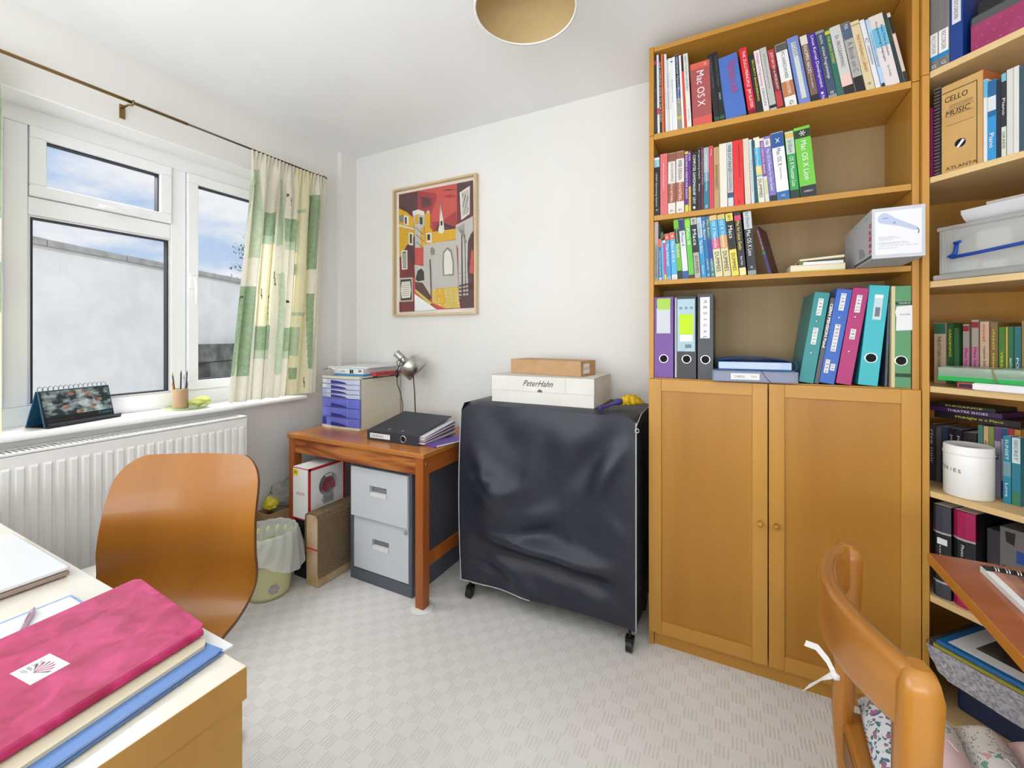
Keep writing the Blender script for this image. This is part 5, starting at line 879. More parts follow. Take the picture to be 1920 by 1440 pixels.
for (x0, x1, z0, z1, yy, c, lb) in ((.030, .060, .022, .105, .012, (176, 206, 232), 'pale blue card inside the clear crate'), (.058, .085, .022, .090, .018, (214, 216, 200), 'patterned cream card inside the clear crate'), (.085, .155, .062, .130, .010, (226, 232, 220), 'white rounded box inside the clear crate'), (.098, .145, .022, .044, .008, (222, 222, 216), 'small white carton with barcode inside the clear crate'), (.10, .22, .03, .062, .03, (104, 112, 150), 'blue-grey pouch inside the clear crate')):
    o = thing('card' if 'card' in lb else 'packet', lb, 'packet', R(.036+x0, .006+yy, Z3+z0), RZ, 'contents of the clear crate'); B('body', 0, x1-x0, 0, .02, 0, z1-z0, texmat('packet_print', c, tuple(min(255, v+14) for v in c), ns=30, rough=.6), o, bev=.003)
t = thing('paper_sheaf', 'curled white papers lying on the lid of the clear crate', 'paper', R(.085, .012, Z3+.1595), RZ)
b = MB(); b.grid(lambda u, v: (.005+.30*u, .19*v, .001+.030*(1-min(1, v*4))**2*(1-u*.3)+.012*u), 20, 12); b.grid(lambda u, v: (.005+.30*u, .19*v, .004+.034*(1-min(1, v*3.4))**2*(1-u*.2)+.013*u), 20, 12); b.build('sheet', m_paper, t, fix=False); B('folder', .035, .33, .03, .2, .034, .038, col((70, 72, 140), .5), t); B('booklet', .045, .3, .035, .19, .040, .056, col((196, 188, 180), .6), t); B('blue_packet', .13, .20, .05, .15, .0565, .066, col((80, 160, 190), .5), t)
# fourth shelf: row of books behind, green tray etc. in front
GB4 = 'books in the back row of the fourth corner shelf'
for (s0, w_, h_, c, lb, bd, tx) in ((-.0295, .0305, .195, (206, 184, 156), 'thick cream paperback with a green top, back row behind the green tray', [(.82, .995, (50, 116, 90))], [('THE KITCHEN COOKBOOK', 'k', .1, .78, .45, .3)]),
    (.0040, .0155, .194, (42, 96, 56), 'dark green book with yellow title in the back row', [], [('GARDENING', 'y', .45, .9, .5, .4)]), (.0205, .0125, .178, (58, 104, 62), 'shorter green book right of the dark green one', [], []),
    (.0420, .0150, .190, (160, 152, 138), 'grey and pink author-named paperback, shorter of two alike', [(.05, .62, (196, 110, 150)), (.88, .97, (150, 30, 40))], [('Mary Stewart', 'k', .15, .6, .5, .5)]),
    (.0620, .0165, .202, (166, 158, 144), 'grey and pink author-named paperback, taller of two alike', [(.12, .60, (196, 110, 150)), (.88, .97, (150, 30, 40))], [('Mary Stewart', 'k', .15, .58, .5, .5)]),
    (.0812, .0205, .196, (206, 172, 144), 'beige paperback with black and red title in the back row', [], [('maeve binchy', 'k', .2, .62, .5, .4), ('novel', 'r', .7, .95, .5, .35)]),
    (.1040, .0165, .193, (128, 104, 56), 'olive brown book in the back row', [], [('classic tales', 'y', .3, .9, .5, .35)]), (.1220, .0135, .179, (70, 120, 40), 'moss green book right of the olive brown one', [], [('VERSE', 'y', .3, .6, .5, .4)]),
    (.1365, .0038, .179, (206, 170, 70), 'very thin ochre book in the back row', [], []), (.1410, .0120, .180, (44, 104, 60), 'bottle green book near the right of the back row', [], [('ANTHOLOGY', 'w', .1, .5, .5, .4)]),
    (.1540, .0135, .180, (34, 104, 112), 'teal book near the right of the back row', [], [('POEMS', 'w', .1, .5, .5, .4)]), (.1685, .016, .195, (140, 116, 60), 'tan book at the right edge of the back row', [], []), (.1855, .018, .19, (60, 110, 66), 'green book past the tan one in the back row', [], []), (.2050, .02, .19, (150, 130, 110), 'buff book at the far right of the back row', [], [])):
    book(R(s0, .125, Z4), RZ, 0, w_, h_, .12, c, lb, bd, tx, GB4)
t = thing('plastic_tray', 'green tray wrapped in clear film with a rubber band', 'tray', R(.0375, .010, Z4+.0195), RZ); b = MB(); b.box(0, .34, 0, .10, 0, .018); b.build('tray', col((40, 176, 84), .4), t, bev=.002)
b = MB(); b.grid(lambda u, v: (.003+.334*u, .098*v-.001, .019+.022*min(1, v*6+.2)+.004*noise.noise(Vector((u*14, v*4, 0)))), 60, 12); b.grid(lambda u, v: (.003+.334*u, -.001-.001*v, .014+.026*v), 30, 2); b.build('film', glass('crinkled_film', (228, 240, 230), mixd=.4, dcol=(206, 226, 208), rough=.1), t, fix=False); B('leaflet', .10, .33, .01, .095, .030, .038, m_paper, t)
MB().tube([(.120, .05, .043), (.122, -.002, .040), (.128, -.004, .016), (.133, -.001, -.001)], .0018, 6).build('rubber_band', col((150, 130, 90), .6), t)
t = thing('notepad', 'red-edged dark notepad under the green tray', 'notepad', R(.085, .004, Z4), RZ); B('cover', 0, .22, 0, .10, 0, .0185, col((190, 80, 76), .5), t, bev=.004); B('inner', .006, .20, -.0008, .01, .004, .0145, col((44, 40, 66), .5), t)
t = thing('envelope', 'white envelope lying at the front edge of the fourth corner shelf', 'envelope', R(.128, -.0095, Z4+.0005), RZ); MB().prism([(0, .006), (.10, .002), (.10, .012), (.0, .012)], 0, .02, ax='z').build('flap', m_paper, t); B('body', .0, .20, -.004, .0125, .002, .0185, m_paper, t, bev=.001)
# fifth shelf
GB5 = 'books in the back row of the fifth corner shelf'
for (s0, w_, h_, c, lb, bd, tx) in ((-.0440, .0185, .185, (66, 58, 70), 'dark grey patterned book, leftmost of the back row behind the white tub', [], [('rive noir', 'w', .3, .9, .5, .4)]),
    (-.0245, .0125, .180, (96, 98, 92), 'grey-green book in the back row left of the white tub', [], []), (-.0110, .0165, .180, (46, 60, 84), 'slate navy book in the back row behind the white tub', [], []), (.0065, .0165, .180, (28, 26, 40), 'near-black book with pale initials in the back row', [], [('Joan L', 'w', .6, .9, .5, .4)]),
    (.0240, .0165, .180, (32, 28, 36), 'near-black book with pale initials, second of the pair', [], [('Joan L', 'w', .6, .9, .5, .4)]), (.0420, .0330, .176, (34, 28, 30), 'very dark thick book hidden mostly behind the white tub', [], []),
    (.0765, .0120, .204, (70, 116, 108), 'sea green book rising behind the right of the white tub', [], []), (.0895, .0105, .203, (206, 172, 120), 'sand-coloured book beside the sea green one', [], [('A SUMMER', 'k', .3, .8, .5, .4)]), (.1008, .0115, .204, (126, 142, 72), 'olive green paperback beside the sand-coloured one', [(.0, .4, (180, 180, 190))], []),
    (.1130, .0130, .205, (170, 160, 178), 'lilac grey paperback with purple top', [(.80, .995, (92, 66, 120))], [('24', 'k', .54, .62, .5, .6)]), (.1268, .0150, .206, (176, 168, 172), 'pale paperback with blue top and foot', [(.84, .995, (40, 66, 120)), (.0, .25, (36, 60, 120))], [('good reading', 'k', .3, .7, .5, .4)]),
    (.1425, .0110, .207, (160, 44, 46), 'slim dark red paperback near the right end', [], []), (.1542, .0125, .206, (176, 130, 50), 'mustard book behind the turquoise ones', [], [])):
    book(R(s0, .125, Z5), RZ, 0, w_, h_, .12, c, lb, bd, tx, GB5)
book(R(.1480, .085, Z5), RZ, 0, .0165, .190, .035, (34, 128, 158), 'turquoise paperback standing forward of the row, left one', [(.40, .62, (110, 150, 160))], [('SUNSET', 'w', .65, .95, .5, .4), ('Love', 'w', .1, .3, .5, .4)], GB5)
book(R(.1655, .085, Z5), RZ, 0, .0175, .190, .035, (40, 120, 140), 'turquoise and white paperback standing forward of the row, right one', [(.62, .995, (200, 214, 216)), (.0, .2, (60, 120, 90))], [('SECRET', 'g', .66, .96, .5, .4)], GB5)
for (s0, z0, ln, th, c, lb, tx, ink) in ((-.026, Z5+.2105, .195, .020, (30, 26, 32), 'black book lying lowest of three on top of the back row', 'Midnight is a Place', 'y'), (-.040, Z5+.2310, .172, .016, (62, 34, 84), 'purple book lying in the middle of the flat pile of three', 'THEATRE SHOES', 'w'), (-.040, Z5+.2475, .158, .011, (34, 44, 42), 'dark green slim book topmost of the flat pile of three', 'ELEGANCE', 'y')):
    t = thing('book', lb, 'book', R(s0, .118, z0), RZ, GB5); B('cover', 0, ln, 0, .11, 0, th, col(c, .5), t, bev=.001); B('pages', .001, ln-.001, .003, .1104, .0015, th-.0015, m_page, t); lettering(t, tx, INKS[ink], (ln*.55, -.0009, th/2), ln*.55, th*.42, FRONT)
tbx = thing('plastic_tub', 'round white lidded tub marked in pen at the front of the fifth corner shelf', 'tub', R(.0845, .061, Z5), RZ)
MB().lathe([(.001, 0), (.050, 0), (.053, .003), (.0535, .128), (.0525, .13)], 56).build('body', m_gloss, tbx); MB().lathe([(.0535, .124), (.0548, .126), (.0548, .130), (.0535, .132), (.0535, .146), (.0525, .150), (.050, .151), (.047, .1485), (.001, .1475)], 56).build('lid', m_gloss, tbx)
for i, ch in enumerate('BATTERIES'):
    a = radians(-168+i*10.5); lettering(tbx, ch, INKS['k'], (.0541*cos(a), .0541*sin(a), .086-.001*i), .0065 if ch != 'I' else .001, .010, ((-sin(a), cos(a), 0), (0, 0, 1), (cos(a), sin(a), 0)))
# sixth shelf
def album(s0, w_, h_, c_top, c_mid, lb, tx):
    t = thing('photo_album', lb, 'album', R(s0, .014, Z6), RZ, 'photo albums on the sixth corner shelf'); w_ -= .001
    pr = [(0, .012), (w_*.25, .002), (w_*.62, 0), (w_, .006), (w_, .22), (0, .22)]
    MB().prism(pr, 0, h_).build('cover', col(c_mid, .4), t); pr2 = [(x+(.0005 if x > w_/2 else -.0005)*0, y-.0007) for x, y in pr[:4]]+[(w_, .03), (0, .03)]
    for f0, f1, c in ((.72, 1.0, c_top), (.0, .16, c_top), (.70, .72, (186, 182, 178)), (.16, .18, (186, 182, 178))): MB().prism(pr2, h_*f0, h_*f1+(.0003 if f1 == 1 else 0)).build('spine_band', col(c, .4), t)
    B('pages', .003, w_-.003, .012, .215, h_-.002, h_+.0008, m_page, t)
    if tx: lettering(t, tx, INKS['w'], (w_*.5, -.0012, h_*.52), .075, w_*.14, DOWN)
    MB().prism([(w_*.55+.009*cos(k*pi/6), h_*.36+.009*sin(k*pi/6)) for k in range(12)], -.0016, -.0008, ax='y').build('round_sticker', m_paper, t); return t
t = album(.0200, .0465, .276, (64, 64, 78), (34, 34, 40), 'dark grey photo album with silver bands, left on the sixth corner shelf', 'photo'); B('barcode_sticker', .016, .040, -.0018, -.0008, .162, .180, m_paper, t)
album(.0690, .0520, .278, (172, 22, 86), (26, 28, 36), 'black and magenta photo album, right of the dark grey one', 'Photo Album')
t = thing('plastic_wallet', 'grey translucent plastic wallet standing right of the magenta album', 'wallet', R(.126, .06, Z6), RZ); B('sleeve', 0, .028, 0, .16, 0, .24, glass('grey_film', (150, 148, 150), mixd=.6, dcol=(92, 90, 92), rough=.2), t)
t = thing('gift_bag', 'black and grey printed box with a blue label in the sixth corner shelf', 'box', R(.157, .05, Z6), RZ); B('body', 0, .30, 0, .16, 0, .26, col((112, 106, 104), .5), t)
b = MB()
for k in range(4): b.prism([(.004+.045*k, .155-.004*k), (.042+.045*k, .15-.004*k), (.042+.045*k, .115-.004*k), (.008+.045*k, .122-.004*k)], -.0006, 0, ax='y')
for k in range(3): b.prism([(.01+.06*k, .25), (.03+.06*k, .25), (.028+.06*k, .215), (.012+.06*k, .222)], -.0006, 0, ax='y')
b.build('printed_blocks', m_black, t); B('blue_label', .032, .12, -.001, 0, .172, .205, col((36, 70, 150), .4), t); lettering(t, '?', INKS['w'], (.07, -.0014, .188), .012, .02, FRONT)
# bottom shelf
t = thing('framed_picture', 'blue-edged framed picture lying face up on bubble wrap, bottom corner shelf', 'picture', R(.045, -.008, .300), RZ)
B('frame', 0, .40, 0, .30, 0, .012, col((30, 110, 176), .35), t, bev=.002); B('mount', .018, .385, .018, .285, .012, .0125, m_paper, t); B('image', .06, .34, .06, .24, .0125, .013, texmat('dark_photo', (40, 34, 32), (110, 100, 92), ns=12), t)
t = thing('framed_picture', 'yellow-green edged picture under the blue-edged one', 'picture', R(.035, -.004, .284), RZ); B('frame', 0, .40, 0, .29, 0, .011, col((170, 160, 60), .4), t, bev=.001)
t = thing('bubble_wrap', 'crinkled roll of bubble wrap around the pictures on the bottom corner shelf', 'packaging', R(.02, .0, .20), RZ)
m_bub = texmat('bubble_wrap', (150, 150, 160), (212, 212, 220), ns=130, det=8, rough=.12, bump=.9, pos=(.35, .68), bd=.006, coat=.5)
def bub(u, v):
    pr = [(.012, .110), (.0, .096), (-.002, .080), (.012, .04), (.032, .012), (.06, .004), (.2, -.002), (.38, .0)]
    q = v*(len(pr)-1); i = min(int(q), len(pr)-2); f = q-i; x = pr[i][0]*(1-f)+pr[i+1][0]*f; z = pr[i][1]*(1-f)+pr[i+1][1]*f
    n_ = noise.noise(Vector((u*9, v*14, 1)))*.004; return (x+n_, .26*u-.004, z+n_)
b = MB(); b.grid(bub, 24, 60); b.grid(lambda u, v: ((bub(0, u)[0])*(1-0)+0, -.004+.003*noise.noise(Vector((u*20, v*8, 2))), bub(0, u)[2]+((.083 if u > .25 else bub(0, u)[2])-bub(0, u)[2])*v), 60, 10); b.build('wrap', m_bub, t, fix=False)
t = thing('navy_box', 'navy blue box standing at the back under the bubble wrap', 'box', R(.045, .085, Z7), RZ); B('body', 0, .34, 0, .16, 0, .115, col((28, 40, 78), .45), t, bev=.01, seg=3)

# ---------------------------------------------------------------- birch desk, lower left
dk = thing('desk', 'pale birch desk with a thick top in the left foreground', 'desk', (-.642, .386, 0))
B('desktop', -1.40, 0, -.74, 0, .682, .730, m_desk, dk, bev=.0015); B('edge_band', -.0006, .0008, -.739, -.001, .6825, .7295, m_deskside, dk)
B('end_panel', -.050, -.003, -.735, -.005, 0, .681, m_deskside, dk, bev=.001); B('end_panel', -1.395, -1.35, -.735, -.005, 0, .681, m_deskside, dk, bev=.001); B('back_rail', -1.35, -.05, -.60, -.58, .30, .68, m_deskside, dk)
lp = thing('laptop', 'closed silver laptop on the pale birch desk', 'laptop', (-1.535, .135, .7305)); B('base', 0, .33, 0, .23, .002, .012, col((170, 150, 140), .35, metal=.4), lp, bev=.004, seg=3); B('lid', .0, .33, 0, .23, .013, .021, col((226, 227, 229), .3, metal=.2), lp, bev=.004, seg=3)
Zd = .7305
ms = thing('desk_mat', 'white board under the folders, its corner past the birch desk edge', 'board', (-.950, .10, Zd), 0); B('board', 0, .250, 0, .299, 0, .003, m_paper, ms)
f1 = thing('folder', 'steel blue card folder, lowest of the pile by the desk corner', 'folder', (-.934, .0080, Zd+.0032), radians(6.5)); B('cover', 0, .28, 0, .345, 0, .0012, col((90, 130, 190), .4), f1); B('cover', 0, .278, 0, .345, .0045, .0055, col((96, 136, 196), .4), f1, bev=.0004); B('sheets', .004, .275, .004, .34, .0012, .0045, m_paper, f1)
f2 = thing('folder', 'beige card folder between the blue and the magenta ones', 'folder', (-.944, .022, Zd+.009), radians(7)); MB().prism([(0, 0), (.262, 0), (.262, .318), (.25, .328), (0, .328)], 0, .005).build('cover', col((214, 204, 178), .6), f2)
f3 = thing('folder', 'blue-bordered folder of pale papers left of the magenta folder', 'folder', (-1.105, .04, Zd), radians(1)); B('cover', 0, .15, 0, .298, 0, .0025, col((142, 172, 214), .5), f3); B('sheet', .012, .148, -.02, .292, .0025, .005, m_paper, f3)
mg = thing('folder', 'magenta marbled folder with a small printed sticker, topmost on the desk pile', 'folder', (-.973, -.004, Zd+.0145), radians(6.0))
m_mg = texmat('marbled_magenta', (158, 12, 70), (208, 58, 120), (1, 1, 1), .45, 26, 10, .04, (.3, .75), dist=.8); 
MB().prism([(0, 0), (.262, 0), (.262, .358), (.256, .365), (.012, .408), (.0, .402)], .010, .0125).build('cover', m_mg, mg, bev=.001); MB().prism([(0, 0), (.262, 0), (.262, .355), (.256, .362), (.012, .404), (.0, .398)], 0, .0022).build('cover', m_mg, mg, bev=.001)
MB().loft([[(.262+.006*sin(q), yy, .0062-.0062*cos(q)) for q in [k*pi/6 for k in range(7)]] for yy in (0, .357)], closed=False, cap=False).build('spine', m_mg, mg, fix=False); B('papers', .01, .255, .01, .35, .0022, .010, m_paper, mg)
st = MB(); B('sticker', .1135, .1665, .200, .240, .0125, .0129, m_paper, mg)
b = MB()
for k in range(7): a = radians(30+20*k); b.prism([(.142, .212), (.142+.020*cos(a-.1), .212+.020*sin(a-.1)), (.142+.022*cos(a+.05), .212+.022*sin(a+.05))], .0129, .0131, k % 2)
b.build('sticker_emblem', [INKS['g'], INKS['p']], mg)
for k, s_ in enumerate(('THE', 'CAROL', 'SINGING', 'SOCIETY')): lettering(mg, s_, INKS['g'], (.127, .226-.006*k, .0133), .014, .004, TOP, fit=True)
sr = Vector((.9, -.43, 0)); 
pn = thing('pen', 'slim pink and white pen lying on the pale papers', 'pen', (-1.040, .258, Zd+.0098)); MB().tube([(.062, -.030, 0), (.035, -.017, 0), (-.047, .023, 0), (-.060, .029, 0)], [.004, .0042, .0042, .001], 12).build('barrel', col((206, 170, 200), .25), pn)
MB().tube([(.02, -.010, .0045), (-.035, .017, .0045)], .001, 6).build('clip', m_chrome, pn)

# swivel chair with plywood shell
sw = thing('swivel_chair', 'swivel chair with an amber plywood shell tucked under the birch desk', 'chair', (-1.352, .652, 0), radians(207.15))
prof = [(-.052, .880), (-.040, .84), (-.022, .78), (-.008, .72), (-.002, .66), (.0, .60), (.012, .55), (.040, .505), (.085, .472), (.14, .458), (.22, .452), (.30, .455), (.37, .452), (.41, .435)]
wid = [.203, .203, .205, .208, .212, .215, .214, .205, .196, .192, .198, .205, .195, .15]
def crv(tb, q):
    q = q*(len(tb)-1); i = min(int(q), len(tb)-2); f = q-i
    g_ = lambda k: tb[max(0, min(len(tb)-1, k))]
    p0, p1, p2, p3 = g_(i-1), g_(i), g_(i+1), g_(i+2); f2, f3 = f*f, f*f*f
    h = lambda a, b, c, d: .5*(2*b+(c-a)*f+(2*a-5*b+4*c-d)*f2+(3*b-a-3*c+d)*f3)
    return tuple(h(a, b, c, d) for a, b, c, d in zip(p0, p1, p2, p3)) if isinstance(p1, tuple) else h(p0, p1, p2, p3)
def shell(off):
    def f(u, v):
        v = v**1.7
        y, z = crv(prof, v); y1, z1 = crv(prof, min(1, v+.01)); y0, z0 = crv(prof, max(0, v-.01)); t_ = Vector((0, y1-y0, z1-z0)).normalized(); n_ = Vector((0, -t_.z, t_.y)); wd = crv(wid, v)
        s_ = (.882-z)/.085
        if s_ < 1: wd = min(wd if v > .05 else 9, .203-.085+.085*sqrt(max(0, 1-(1-max(0, s_))**2)))
        x = (2*u-1)*wd; k = x*x*1.0; tp = 1-min(1, max(0, (v-.35)*3))
        p = Vector((x, y, z))+n_*off+Vector((0, k*.9*tp, k*.4*(1-tp))); 
        return tuple(p)
    return f
NU, NV = 36, 70; f0, f1_ = shell(0), shell(.011)
b = MB(); b.grid(f0, NU, NV); b.grid(f1_, NU, NV)
for k in (0, 1): b.grid(lambda u, v: tuple(Vector(f0(k, v)).lerp(Vector(f1_(k, v)), u)), 1, NV, 1, sm=False)
for k in (0, 1): b.grid(lambda u, v: tuple(Vector(f0(u, k)).lerp(Vector(f1_(u, k)), v)), NU, 1, 1, sm=False)
b.build('seat_shell', [m_ply, m_plyedge], sw)
MB().cyl((0, .22, .10), (0, .22, .44), .022, n=20).build('gas_column', m_black, sw); B('seat_plate', -.08, .08, .14, .30, .432, .446, m_black, sw, bev=.004)
for k in range(5):
    a = radians(-96+72*k)-0.0; dx, dy = cos(a), sin(a); R_ = .325
    ap_ = D.objects.new('base_arm', MB().tube([(0, .22, .115), (dx*.15, .22+dy*.15, .11), (dx*R_, .22+dy*R_, .082)], [.022, .018, .013], 12).mesh('base_arm', m_chrome)); C.objects.link(ap_); ap_.parent = sw
    cx, cy = dx*R_, .22+dy*R_; tt = Vector((-dy, dx, 0)); cs_ = MB(); c0 = Vector((cx, cy, .028))
    for s_ in (-1, 1): cs_.cyl(c0+tt*s_*.008, c0+tt*s_*.026, .028, n=24)
    cs_.tube([(cx, cy, .082), (cx, cy, .05)], .007, 8); cs_.box(-.014, .014, -.012, .012, .035, .058, M=Matrix.Translation((cx, cy, 0))); cs_.build('caster', m_black, sw, bev=.0015)
# stack seen between desk and chair, below the radiator
mf = thing('magazine_stack', 'white and magenta stack of box files on the floor between desk and plywood chair', 'files', (-1.985, .56, 0), radians(-6))
B('box_file', 0, .22, 0, .30, 0, .20, m_gloss, mf); B('box_file', .004, .216, .004, .298, .2005, .33, col((176, 44, 100), .5), mf); B('tray', .0, .22, 0, .30, .331, .36, m_wc, mf); B('folder', .01, .21, .01, .29, .361, .375, col((150, 40, 70), .5), mf); B('box_lid', .0, .215, 0, .28, .376, .425, m_wc, mf, bev=.001)
for z in (.23, .26, .29): B('page_edges', .2165, .218, .01, .29, z, z+.012, m_paper, mf)

# ---------------------------------------------------------------- right foreground: reddish table, notebook, oak chair, cushion
rt = thing('writing_table', 'reddish wooden table top at the right edge, beside the oak chair', 'table', (.392, 1.272, 0))
B('tabletop', 0, .60, -.80, 0, .718, .739, m_cherry, rt, bev=.001); B('edge_strip', -.0015, .0, -.80, 0, .718, .7392, wood('light_edging', (196, 122, 44), (210, 138, 58), 'y', .3), rt); B('support_panel', .53, .555, -.75, -.03, 0, .7178, m_cherry, rt)
nb = thing('spiral_notebook', 'white-paged spiral notebook with a brown photo cover on the reddish table', 'notebook', (.452, 1.052, .7395), radians(-1)); B('pages', 0, .15, 0, .165, 0, .011, m_paper, nb)
B('photo_cover', .012, .152, .002, .148, .0112, .0122, texmat('brown_cover_photo', (74, 52, 48), (196, 140, 116), (1, .3, 1), .4, 30, 8), nb); B('black_strip', .002, .152, .146, .168, .0112, .0126, m_black, nb)
for i in range(9): x = .018+i*.0155; MB().tube([(x, .158+.009*cos(q), .008+.010*sin(q)) for q in [k*pi/6-.3 for k in range(9)]], .0011, 6).build('wire_ring', m_chrome, nb); MB().tube([(x+.004, .158+.009*cos(q), .008+.010*sin(q)) for q in [k*pi/6-.3 for k in range(9)]], .0011, 6).build('wire_ring', m_chrome, nb)

ch = thing('oak_chair', 'oak chair with a curved top rail in the right foreground', 'chair', (.20, .90, 0))
def rail(sg):
    rings = []
    for k in range(33):
        q = (k/32-.5)*2; Y = .198*q; X = -.048+.066*q*q; hw = .0150; zt = .806-.006*q*q; zb = .702+.010*abs(q)
        if abs(q) > .93: zt -= (abs(q)-.93)*.30; zb += (abs(q)-.93)*.10; hw *= 1-(abs(q)-.93)*5
        tn = Vector((.16*q, .232, 0)).normalized(); nr = Vector((tn.y, -tn.x, 0)); zc, hz = (zt+zb)/2, (zt-zb)/2; r = []
        for j in range(16):
            a = 2*pi*j/16; ca, sa = cos(a), sin(a); ex = .45; px = hw*abs(ca)**ex*(1 if ca >= 0 else -1); pz = hz*abs(sa)**ex*(1 if sa >= 0 else -1); r.append((X+nr.x*px, Y+nr.y*px, zc+pz))
        rings.append(r)
    return rings
MB().loft(rail(1)).build('top_rail', m_chair, ch)
def post(y, sg):
    r = []
    for (z, x, hx, hy) in ((0, .045, .013, .015), (.25, .015, .015, .018), (.45, .002, .017, .020), (.60, .006, .018, .022), (.70, .010, .021, .025), (.775, .012, .022, .026), (.794, .012, .018, .022), (.803, .012, .010, .013)):
        r.append([(x+hx*cos(a)*(1.25 if k % 2 else 1), y+hy*sin(a)*(1.25 if k % 2 else 1), z) for k, a in enumerate([2*pi*j/8 for j in range(8)])])
    return r
for y in (-.180, .182): MB().loft([[(x if False else x, yy, z) for x, yy, z in ring_] for ring_ in post(y, 1)], sm=True).build('leg', m_chairz, ch)
for y in (-.19, .19): MB().loft([[(.40+.016*c, y+.016*s2, z) for c, s2 in ((1, 1), (-1, 1), (-1, -1), (1, -1))] for z in (0, .43)], sm=False).build('leg', m_chairz, ch, bev=.004)
b = MB(); b.box(.0, .41, -.205, .205, .432, .450); b.build('seat', m_chair, ch, bev=.008)
for (x0, x1, y0, y1, z0, z1) in ((.0, .018, -.165, .165, .375, .43), (.39, .408, -.175, .175, .38, .43), (.02, .39, -.197, -.180, .38, .43), (.02, .39, .180, .197, .38, .43), (.02, .39, -.190, -.176, .18, .21), (.02, .39, .176, .190, .18, .21)): B('seat_rail' if z0 > .3 else 'stretcher', x0, x1, y0, y1, z0, z1, wood('dark_oak', (120, 70, 28), (140, 88, 40), 'x', .4), ch, bev=.003)

def floral(name, base, cols, sc):
    m, t, p = nodes(name); n = t.nodes.new; l = t.links.new; tc = n('ShaderNodeTexCoord'); prev = None
    wv = n('ShaderNodeTexNoise'); wv.inputs['Scale'].default_value = sc*.9; wv.inputs['Detail'].default_value = 3; l(tc.outputs['Object'], wv.inputs[0])
    va = n('ShaderNodeVectorMath'); va.operation = 'MULTIPLY_ADD'; va.inputs[1].default_value = (.045, .045, .045); l(wv.outputs[1], va.inputs[0]); l(tc.outputs['Object'], va.inputs[2])
    for i, (c, s_, th) in enumerate(cols):
        vo = n('ShaderNodeTexVoronoi'); vo.inputs['Scale'].default_value = sc*s_; mp = n('ShaderNodeMapping'); mp.inputs['Location'].default_value = (i*3.1, i*1.7, 0); l(va.outputs[0], mp.inputs[0]); l(mp.outputs[0], vo.inputs[0])
        lt = n('ShaderNodeMath'); lt.operation = 'LESS_THAN'; lt.inputs[1].default_value = th; l(vo.outputs[0], lt.inputs[0])
        mx = n('ShaderNodeMix'); mx.data_type = 'RGBA'; mx.inputs[7].default_value = L(c); l(lt.outputs[0], mx.inputs[0])
        if prev is None: mx.inputs[6].default_value = L(base)
        else: l(prev, mx.inputs[6])
        prev = mx.outputs[2]
    l(prev, p.inputs['Base Color']); p.inputs['Roughness'].default_value = .9; p.inputs['Specular IOR Level'].default_value = .15; return m
fA = floral('large_floral_cotton', (226, 224, 218), [((120, 172, 146), 1.5, .30), ((214, 166, 172), 1.2, .22), ((136, 146, 180), 2.1, .20), ((90, 120, 110), 3.2, .2)], 34)
fB = floral('small_sprig_cotton', (216, 212, 204), [((150, 140, 138), 3.5, .27), ((186, 140, 146), 2.6, .2), ((140, 164, 146), 2.2, .2)], 34)
fC = floral('blue_floral_cotton', (220, 222, 226), [((92, 106, 144), 1.9, .32), ((164, 110, 142), 1.4, .27), ((84, 126, 116), 2.3, .30)], 34); fP = texmat('pale_pink_cotton', (226, 196, 196), (232, 204, 202), ns=40, rough=.9)
cu = thing('seat_cushion', 'padded patchwork cushion of floral strips tied to the oak chair', 'cushion', (.222, .685, .4505))
NS = 6; CWx, CWy = .44, .45; seq = [[fC, fA, fC, fC], [fA, fB, fP, fA], [fB, fA, fA, fB], [fA, fA, fB, fP], [fP, fB, fB, fA], [fA, fB, fP, fC]]
for i in range(NS):
    cuts = [0, .28+.06*((i*3) % 2), .55-.05*(i % 3), .80, 1.0]
    for k in range(4):
        v0, v1 = cuts[k], cuts[k+1]
        def f(u, v, i=i, v0=v0, v1=v1, top=1):
            vv = v0+(v1-v0)*v; sk = .05*(vv-.5); x = (i+u)/NS*CWx+sk*.6; y = vv*CWy; e = min(1, min(vv, 1-vv)*14)**.5; ee = sin(pi*u)**.6
            hgt = (.010+.034*ee)*e
            return (x, y, .004+hgt+.002*noise.noise(Vector((x*40, y*40, 0)))) if top else (x, y, .004-.002*0)
        g = MB(); g.grid(f, 12, 16); g.grid(lambda u, v: f(u, v, top=0), 2, 16); g.build('patch', seq[i][k], cu, fix=False)
tm = MB()
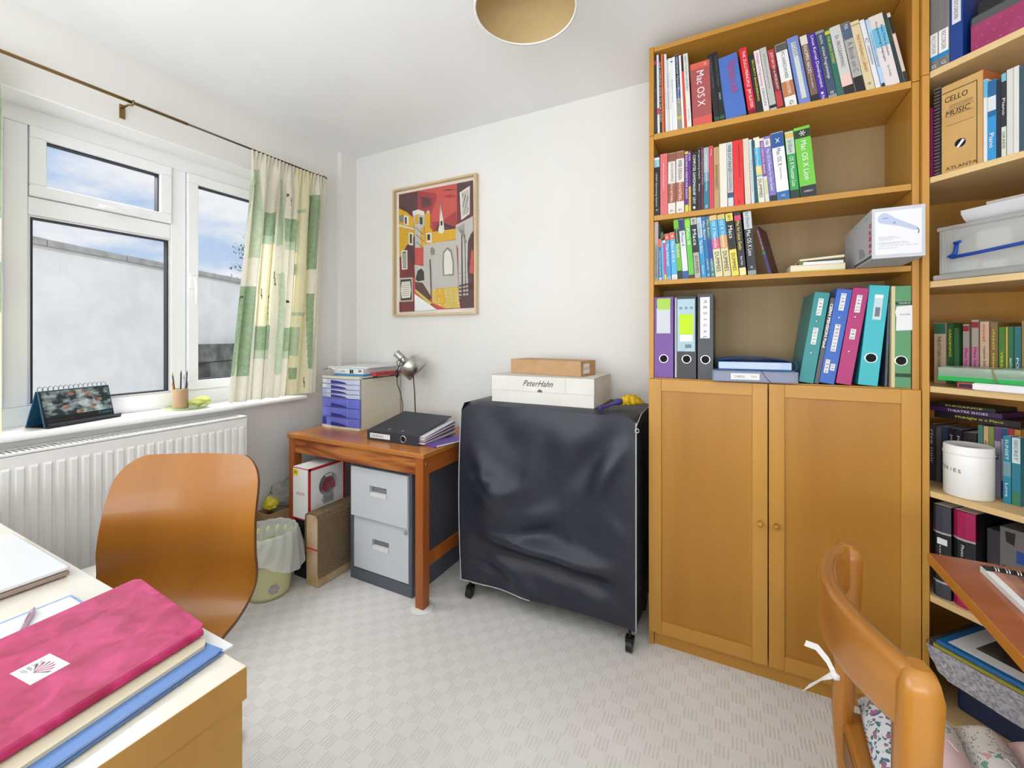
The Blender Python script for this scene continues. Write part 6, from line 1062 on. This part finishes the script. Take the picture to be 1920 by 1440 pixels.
for i in range(6):
    for y in (.12, .24, .35): x = (i+.5)/NS*CWx+.03*(y/CWy-.5); tm.tube([(x, y, .045), (x+.004, y-.006, .052), (x+.012, y-.020, .047)], .0008, 5)
tm.build('tufting_threads', m_paper, cu)
tie = MB(); m_tie = col((240, 236, 234), .8)
def ribbon(pts, w_, up):
    up = Vector(up); r = [[tuple(Vector(p)-up*w_/2), tuple(Vector(p)+up*w_/2)] for p in pts]; tie.loft(r, closed=False, cap=False)
ribbon([(.0, .405, .045), (-.022, .404, .058), (-.034, .400, .075), (-.036, .390, .082), (-.034, .382, .085)], .012, (0, 0, 1)); ribbon([(-.034, .382, .085), (-.045, .392, .105), (-.062, .398, .122), (-.082, .402, .122)], .013, (.3, 0, 1)); ribbon([(-.034, .382, .085), (-.05, .384, .075), (-.070, .380, .056), (-.084, .378, .044)], .026, (.5, 0, .8))
tie.loft([[(-.034+.009*cos(a)*c, .382+.009*sin(a)*c, .085+z) for a in [k*pi/4 for k in range(8)]] for c, z in ((.3, -.009), (1, -.004), (1, .004), (.3, .009))]); tie.build('tie', m_tie, cu, fix=False)

# ---------------------------------------------------------------- ceiling lamp
cl_ = thing('pendant_lamp', 'round pendant lamp with a cream dome shade hanging from the ceiling', 'lamp', (0, 0, 0)); tcx = 1.213
r_, f_ = (985-960)/800*tcx, tcx; cl_.location = (r_*.8898-f_*.4563, r_*.4563+f_*.8898, 2.15)
MB().lathe([(.1445, 0), (.1450, .004), (.140, .045), (.120, .095), (.085, .130), (.04, .150), (.02, .154), (.02, .151), (.04, .147), (.085, .127), (.118, .092), (.137, .044), (.1405, .001)], 64).build('lamp_shade', [fabric('shade_cream', (214, 190, 140), (216, 192, 142), .25)], cl_)
MB().lathe([(.1400, .0015), (.1400, -.0015), (.1465, -.0015), (.1465, .006)], 64).build('shade_rim', m_gloss, cl_)
MB().tube([(0, 0, .15), (0, 0, .26)], .004, 8).build('cord', m_gloss, cl_); MB().lathe([(.001, .215), (.03, .22), (.045, .26)], 24).build('ceiling_rose', m_gloss, cl_)
MB().cyl((0, 0, .105), (0, 0, .152), .018, n=20).build('lamp_holder', m_gloss, cl_)
